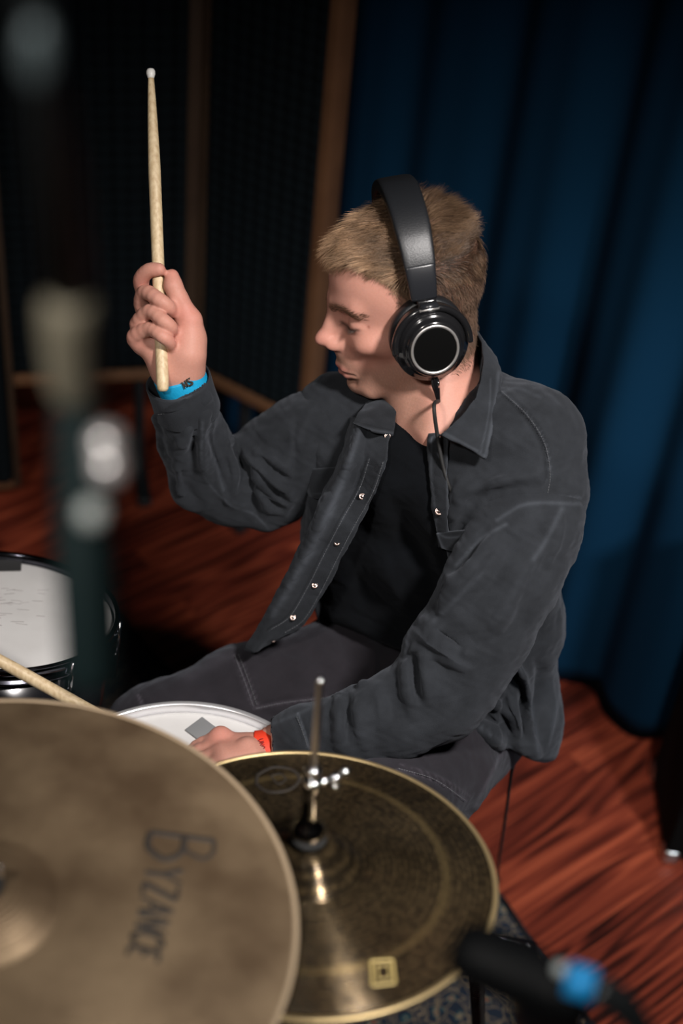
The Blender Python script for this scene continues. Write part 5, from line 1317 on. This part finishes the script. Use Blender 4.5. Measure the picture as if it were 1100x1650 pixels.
# ------------------------------------------------------------------ hair
hq = (hv - HO) @ HM; hN = normals(hv, hf); hNl = hN @ HM
def hair_edge(l):
    """positive where hair grows"""
    x, y, z = l[:, 0], np.abs(l[:, 1]), l[:, 2]
    xb = np.interp(z, [-0.07, -0.055, -0.012, 0.000, 0.03, 0.050, 0.066, 0.078, 0.088, 0.1], [-0.05, -0.018, -0.014, 0.022, 0.030, 0.034, 0.040, 0.054, 0.078, 0.2])
    xb = xb + np.clip((0.035 - y), 0, 1) * 0.5 * (z > 0.06)
    return np.minimum(xb - x, (z + 0.062) * 0.8)
he = hair_edge(hq)
on = he > 0
# undercoat shell
fm = on[hf].all(1)
def noise1(l, s): return np.sin(l[:, 0] * s * 1.7 + 2 * np.sin(l[:, 1] * s)) * np.sin(l[:, 1] * s * 1.3 + 1.1 + l[:, 2] * s) 
def comb(l, n):
    """direction the hair lies, local frame"""
    top = np.clip((l[:, 2] - 0.055) / 0.05, 0, 1)[:, None]
    fwd = np.clip((l[:, 0] + 0.015) / 0.05, 0, 1)[:, None]
    side = np.clip((0.08 - l[:, 2]) / 0.04, 0, 1)[:, None]
    d = np.zeros_like(l)
    sw = noise1(l, 60)[:, None]
    d += top * fwd * np.array([0.95, 0.06, -0.05]) 
    d += top * (1 - fwd) * np.array([-0.30, 0.15, 0.25])
    d += side * fwd * np.array([0.10, 0.0, -1.0])
    d += side * (1 - fwd) * np.array([-0.35, 0.0, -0.9])
    d += 0.25 * sw * np.array([0.2, 1.0, 0.3])
    d = d - (d * n).sum(1)[:, None] * n
    return d / (np.linalg.norm(d, axis=1)[:, None] + 1e-6)
ids = np.where(on)[0]
nS = 42000
pick = RNG.choice(ids, nS); rootl = hq[pick] + RNG.normal(0, 0.0012, (nS, 3)); nl = hNl[pick]
topness = np.clip((rootl[:, 2] - 0.050) / 0.045, 0, 1)
length = 0.0065 + 0.026 * topness * (0.55 + 0.45 * np.clip((rootl[:, 0] + 0.06) / 0.1, 0, 1)) + 0.004 * RNG.random(nS)
length += 0.012 * np.exp(-((rootl - np.array([-0.040, 0.02, 0.115])) ** 2).sum(1) / 0.032 ** 2)
length *= np.clip(hair_edge(rootl) / 0.024, 0.30, 1)
tuft = np.exp(-((rootl - np.array([-0.040, 0.02, 0.115])) ** 2).sum(1) / 0.032 ** 2)
cd = comb(rootl, nl) + RNG.normal(0, 0.16, (nS, 3))
clump = np.floor(rootl / 0.009); hsh = np.sin(clump @ np.array([12.9, 78.2, 37.7])) * 43758.5; hsh = hsh - np.floor(hsh)
hs2 = np.sin(clump @ np.array([39.3, 11.1, 83.1])) * 24634.6; hs2 = hs2 - np.floor(hs2)
cd += np.stack([hsh - .5, hs2 - .5, (hsh + hs2 - 1) * .5], 1) * 0.95 * topness[:, None]
lift = 0.22 + 0.10 * RNG.random(nS) + 0.80 * tuft + 0.30 * (hsh - .5) * topness
lift = np.where(topness < .3, 0.42, lift)
K = 4; Pn = np.zeros((nS, K, 3)); cur = rootl - nl * 0.001; Pn[:, 0] = cur
dirn = cd + nl * (lift * 2.0)[:, None]
for k in range(1, K):
    dk = dirn * 1.0; dk /= np.linalg.norm(dk, axis=1)[:, None]
    cur = cur + dk * (length / (K - 1))[:, None]
    Pn[:, k] = cur
    dirn = dirn - nl * (0.32 * (1 - 0.6 * tuft))[:, None] + (cd * .25)
    dirn[:, 2] -= 0.08
# keep strands outside the scalp
for k in range(1, K):
    q_ = Pn[:, k]; dsc = head_sdf(q_); m = dsc < 0.0012
    q_[m] += nl[m] * (0.0016 - dsc[m])[:, None]; Pn[:, k] = q_
wv = np.array([1.0, 0.95, 0.7, 0.12]) * 0.00018
a_ = np.cross(cd, nl); a_ /= np.linalg.norm(a_, axis=1)[:, None] + 1e-9; b_2 = nl
V = np.zeros((nS, K, 3, 3))
for j in range(3):
    an = 2 * PI * j / 3
    V[:, :, j] = Pn + wv[None, :, None] * (math.cos(an) * a_ + math.sin(an) * b_2)[:, None]
V = V.reshape(-1, 3); base = (np.arange(nS) * K * 3)[:, None]
pat = []
for k in range(K - 1):
    for j in range(3):
        pat.append([k * 3 + j, k * 3 + (j + 1) % 3, (k + 1) * 3 + (j + 1) % 3, (k + 1) * 3 + j])
Fh = (base[:, :, None] + np.array(pat)[None]).reshape(-1, 4)
hairm, nt, b = nodes('fair_hair'); at = nt.nodes.new('ShaderNodeAttribute'); at.attribute_name = 'Col'; nt.links.new(at.outputs['Color'], b.inputs['Base Color'])
b.inputs['Roughness'].default_value = 0.42; b.inputs['Specular IOR Level'].default_value = 0.45
Vw = HO + V @ HM.T
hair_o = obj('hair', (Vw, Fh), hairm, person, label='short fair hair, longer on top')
hair_o['kind'] = 'stuff'
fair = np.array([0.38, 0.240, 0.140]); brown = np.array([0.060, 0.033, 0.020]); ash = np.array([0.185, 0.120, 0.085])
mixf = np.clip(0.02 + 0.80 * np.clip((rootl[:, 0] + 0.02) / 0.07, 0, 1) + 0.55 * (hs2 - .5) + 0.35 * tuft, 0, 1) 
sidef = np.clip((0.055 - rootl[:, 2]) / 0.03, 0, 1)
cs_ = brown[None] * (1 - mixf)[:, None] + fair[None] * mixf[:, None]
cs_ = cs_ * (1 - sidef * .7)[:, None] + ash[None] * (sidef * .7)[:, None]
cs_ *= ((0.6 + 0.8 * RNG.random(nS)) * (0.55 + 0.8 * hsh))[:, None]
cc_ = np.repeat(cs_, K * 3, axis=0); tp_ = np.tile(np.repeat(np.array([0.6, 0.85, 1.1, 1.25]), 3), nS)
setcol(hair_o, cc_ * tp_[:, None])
# scalp colour under the hair
ca = person.data.color_attributes['Col']; arr = np.zeros(len(BV) * 4, np.float32); ca.data.foreach_get('color', arr); arr = arr.reshape(-1, 4)
t_ = np.clip(he / 0.010, 0, 1)[:, None] * 0.72
arr[:len(hv), :3] = arr[:len(hv), :3] * (1 - t_) + np.array([0.16, 0.095, 0.058]) * t_
ca.data.foreach_set('color', arr.ravel())

# ------------------------------------------------------------------ headphones
hp = thing('headphones', 'black over-ear headphones with a silver ring on the cup, worn by the drummer', 'headphones', hl(0, 0, 0.16))
GLOSS = mat('gloss_black', (0.010, 0.010, 0.011), 0.16, coat=0.4); VINYL = mat('black_leatherette', (0.010, 0.011, 0.013), 0.40, bump=(700, .15)); SATIN = mat('satin_black', (0.014, 0.015, 0.018), 0.27)
SILV = mat('silver_ring', (0.75, 0.73, 0.71), 0.38, 0.85)
LY = HM[:, 1]; LZ = HM[:, 2]; LX = HM[:, 0]
def arc(a0, a1, n, ry=0.096, rz=0.102, z0=0.052, lean=0.0):
    out = []
    for a in np.linspace(a0, a1, n):
        out.append((0.004 + lean, ry * math.cos(a), z0 + rz * math.sin(a)))
    return np.array(out)
def strap(pl, wid, th, round_=0.4, nc=20):
    """band swept along local points pl, width along x, rounded section"""
    T = np.gradient(pl, axis=0); T /= np.linalg.norm(T, axis=1)[:, None]
    wid = np.broadcast_to(wid, (len(pl),)); th = np.broadcast_to(th, (len(pl),))
    V = []; ang = np.linspace(0, 2 * PI, nc, endpoint=False)
    cx_ = np.sign(np.cos(ang)) * np.abs(np.cos(ang)) ** round_; sy_ = np.sign(np.sin(ang)) * np.abs(np.sin(ang)) ** round_
    for i in range(len(pl)):
        nrm = np.cross([1, 0, 0], T[i]); nrm /= np.linalg.norm(nrm)
        V.append(pl[i] + np.outer(cx_ * wid[i] / 2, [1, 0, 0]) + np.outer(sy_ * th[i] / 2, nrm))
    V = np.concatenate(V); k = len(pl); F = []
    for i in range(k - 1):
        for j in range(nc): F.append((i * nc + j, i * nc + (j + 1) % nc, (i + 1) * nc + (j + 1) % nc, (i + 1) * nc + j))
    F.append(tuple(range(nc))[::-1]); F.append(tuple((k - 1) * nc + j for j in range(nc)))
    return HO + V @ HM.T, F
A = arc(math.radians(22), math.radians(158), 70)
obj('headband', strap(A, np.interp(np.linspace(0, 1, 70), [0, .2, .5, .8, 1], [.036, .042, .044, .042, .036]), np.interp(np.linspace(0, 1, 70), [0, .15, .5, .85, 1], [.009, .014, .017, .014, .009])), VINYL, hp)
for s in (1, -1):
    seg1 = arc(math.radians(2), math.radians(24), 16); seg1[:, 1] *= s
    obj('slider_housing', strap(seg1, np.linspace(.030, .036, 16), .0095), SATIN, hp)
    c2 = np.array([(0.002, 0.100, 0.056), (0.001, 0.1015, 0.046), (0.0, 0.1015, 0.036)]); c2[:, 1] *= s
    obj('adjuster', strap(spl(c2, 8), .022, .007), GLOSS, hp)
    pad = HO + HM @ np.array([0, 0.066 * s, 0]); ax_ = LY * s
    def LA(prof, n=64, cen=(0, 0), close=False):
        v, f = lathe((0, 0, 0), (0, 0, 1), prof, n=n, close=close)
        w_ = np.stack([v[:, 0] * 0.96 + cen[0], v[:, 2] * s, v[:, 1] * 1.06 + cen[1]], 1)
        return HO + w_ @ HM.T, f
    cup = obj('ear_cup', LA([(0.020, 0.088), (0.0440, 0.0885), (0.0462, 0.0915), (0.0462, 0.0990), (0.0445, 0.1020), (0.0395, 0.1045), (0.0385, 0.1085), (0.0365, 0.1100), (0.0340, 0.1110), (0.0335, 0.1150), (0.0318, 0.1172), (0.0290, 0.1180), (0.0270, 0.1180), (0.0265, 0.1160)]), GLOSS, hp)
    obj('cup_badge', LA([(0.0268, 0.1150), (0.0266, 0.1166), (0.0240, 0.1170), (0.0001, 0.1172)]), mat('matte_black', (0.004, 0.004, 0.004), 0.35, spec=0.06), cup)
    obj('ear_pad', LA([(0.030, 0.070), (0.036, 0.0665), (0.043, 0.068), (0.0475, 0.074), (0.0478, 0.082), (0.0450, 0.0885), (0.030, 0.0890)]), VINYL, hp)
    obj('ring', LA([(0.0262, 0.1172), (0.0268, 0.1186), (0.0285, 0.1190), (0.0296, 0.1184), (0.0298, 0.1172)], close=True), SILV, cup, label='silver ring')
    # yoke
    yk = np.array([(0.044 * math.cos(t), 0.1045, 0.047 * math.sin(t)) for t in np.linspace(math.radians(-5), math.radians(185), 40)]); yk[:, 1] *= s
    yw = HO + yk @ HM.T
    obj('yoke', tube(yw, 0.0042, n=10, m=60), GLOSS, hp)
    hg = np.array([(0.010, 0.1035, 0.0475), (-0.010, 0.1035, 0.0475)]); hg[:, 1] *= s
    obj('hinge', tube(HO + hg @ HM.T, 0.0052, n=14, m=2, smooth=False), SATIN, hp)
    hg2 = np.array([(0.0125, 0.1075, 0.0465), (-0.0105, 0.1075, 0.0465)]); hg2[:, 1] *= s
    obj('hinge_trim', tube(HO + hg2 @ HM.T, 0.0016, n=8, m=2, smooth=False), SILV, hp)
# cord out of the left cup
c0_ = hl(-0.001, 0.099, -0.046)
cq = proj(c0_[None])[0]
obj('cord_socket', tube([hl(-0.001, 0.098, -0.040), hl(-0.001, 0.098, -0.056), hl(-0.002, 0.098, -0.066), hl(-0.003, 0.098, -0.080)], [.0052, .0050, .0038, .0022], n=16), BLACKPL, hp)
obj('plug_sleeve', tube([hl(-0.0035, 0.1030, -0.050), hl(-0.0035, 0.1022, -0.058)], .0013, n=10, m=2, smooth=False), CHROME, hp)
k1 = hl(-0.003, 0.098, -0.078)
pts = [k1, P(699, 655, 1.640), P(705, 705, 1.655), P(714, 752, 1.662), P(727, 793, 1.668), P(748, 830, 1.72), P(790, 950, 1.85), P(818, 1100, 1.93), P(828, 1215, 1.965), P(823, 1250, 1.98), P(815, 1310, 2.10), P(804, 1384, 2.30)]
fl_ = Pz(800, 1420, 0.005); pts += [P(801, 1410, 2.42), fl_, fl_ + [-0.06, -0.02, 0], fl_ + [-0.2, 0.05, 0]]
obj('cord', tube(pts, 0.0023, n=8, m=200), RUBBER, hp)

# ------------------------------------------------------------------ drumsticks
def wood_mat():
    m, nt, b = nodes('hickory'); N = nt.nodes; Lk = nt.links.new
    tc = N.new('ShaderNodeTexCoord'); n = N.new('ShaderNodeTexNoise'); n.inputs['Scale'].default_value = 260; n.inputs['Detail'].default_value = 3
    mp = N.new('ShaderNodeMapping'); mp.inputs['Scale'].default_value = (1, 1, 0.12); Lk(tc.outputs['Object'], mp.inputs['Vector']); Lk(mp.outputs['Vector'], n.inputs['Vector'])
    r = N.new('ShaderNodeValToRGB'); r.color_ramp.elements[0].position = 0.3; r.color_ramp.elements[1].position = 0.65
    r.color_ramp.elements[0].color = (0.50, 0.36, 0.20, 1); r.color_ramp.elements[1].color = (0.68, 0.54, 0.34, 1); Lk(n.outputs['Fac'], r.inputs['Fac'])
    Lk(r.outputs['Color'], b.inputs['Base Color']); b.inputs['Roughness'].default_value = 0.5
    return m
HICK = wood_mat(); NYL = mat('nylon_tip', (0.80, 0.78, 0.74), 0.4)
def stick(a, b, label):
    a = np.asarray(a); b = np.asarray(b); L_ = np.linalg.norm(b - a); d = (b - a) / L_
    t = thing('drumstick', label, 'drumstick', a)
    prof = [(0.0001, 0), (0.0045, 0.0004), (0.0066, 0.003), (0.0073, 0.008)] + [(0.0074, x) for x in np.linspace(0.02, L_ * .68, 8)] + [(0.0070, L_ * .74), (0.0060, L_ * .83), (0.0048, L_ * .91), (0.0038, L_ * .962), (0.0036, L_ * .972), (0.0001, L_ * .973)]
    obj('shaft', lathe(a, d, prof, n=24), HICK, t)
    obj('tip', lathe(a, d, [(0.0036, L_ * .968), (0.0042, L_ * .972), (0.0054, L_ * .982), (0.0054, L_ * .990), (0.0042, L_ * .997), (0.0001, L_)], n=20), NYL, t, label='white nylon tip')
    return t
stick(P(262.5, 631, 1.694), P(242.5, 110, 1.700), 'pale wooden drumstick with a white tip held upright in the raised hand')
s2a = P(345, 1256, 1.725); dr = P(60, 1098, 1.655) - s2a; dr /= np.linalg.norm(dr)
stick(s2a, s2a + dr * 0.406, 'pale wooden drumstick in the lowered hand, crossing in front of the tom')
# eyebrow hairs
def strands(name, roots, dirs, nrm, L_, w0, cols, material, label=None):
    n = len(roots); a = np.cross(dirs, nrm); a /= np.linalg.norm(a, axis=1)[:, None] + 1e-9
    V = []
    for t, wd in ((0, 1.0), (.5, .8), (1, .15)):
        c = roots + dirs * (L_ * t)[:, None] - nrm * (0.0006 * t * t)
        for j in range(3):
            an = 2 * PI * j / 3; V.append(c + w0 * wd * (math.cos(an) * a + math.sin(an) * nrm))
    V = np.stack(V, 1).reshape(-1, 3); b_ = (np.arange(n) * 9)[:, None, None]
    pat = np.array([[k * 3 + j, k * 3 + (j + 1) % 3, (k + 1) * 3 + (j + 1) % 3, (k + 1) * 3 + j] for k in range(2) for j in range(3)])
    o = obj(name, (HO + V @ HM.T, (b_ + pat[None]).reshape(-1, 4)), material, person, label=label); o['kind'] = 'stuff'
    setcol(o, np.repeat(cols, 9, axis=0)); return o
for sgn in (1, -1):
    m = np.where((np.exp(-(pline_dist(np.stack([hq[:, 1] * sgn, hq[:, 2]], 1), [(0.010, 0.0255), (0.022, 0.0295), (0.036, 0.0310), (0.049, 0.0245)])[0] / 0.0042) ** 2) > .3) & (hq[:, 0] > 0.05))[0]
    pk_ = RNG.choice(m, 420); rt_ = hq[pk_] + RNG.normal(0, .0009, (420, 3)); nn = hNl[pk_]
    dd_ = np.tile(np.array([-0.45, 0.85 * sgn, 0.15]), (420, 1)) + RNG.normal(0, .2, (420, 3)); dd_ -= (dd_ * nn).sum(1)[:, None] * nn * 0.8; dd_ /= np.linalg.norm(dd_, axis=1)[:, None]
    ll = np.array([(0.0, y_ * sgn, z_) for y_, z_ in spl([(0.018, 0.0055), (0.027, 0.0028), (0.036, 0.0030), (0.045, 0.0062)], 34)])
    for r_ in ll:
        xs = np.linspace(0.06, 0.11, 300); pp = np.stack([xs, np.full(300, r_[1]), np.full(300, r_[2])], 1); dv = head_sdf(pp); r_[0] = xs[np.where(dv < 0)[0].max()] if (dv < 0).any() else 0.08
    nl_ = np.tile([0, 0, 1.0], (34, 1)); dl_ = np.stack([np.full(34, 0.8), 0.5 * sgn * (np.abs(ll[:, 1]) - 0.028) / 0.015, np.full(34, -0.45)], 1); dl_ /= np.linalg.norm(dl_, axis=1)[:, None]
    strands('eyelashes', ll, dl_, nl_, np.full(34, 0.0075), 0.00022, np.tile([0.03, 0.016, 0.01], (34, 1)), hairm)
    strands('eyebrow', rt_, dd_, nn, 0.0055 + 0.003 * RNG.random(420), 0.00016, np.tile(np.array([0.10, 0.055, 0.03]), (420, 1)) * (0.7 + .6 * RNG.random(420))[:, None], hairm)
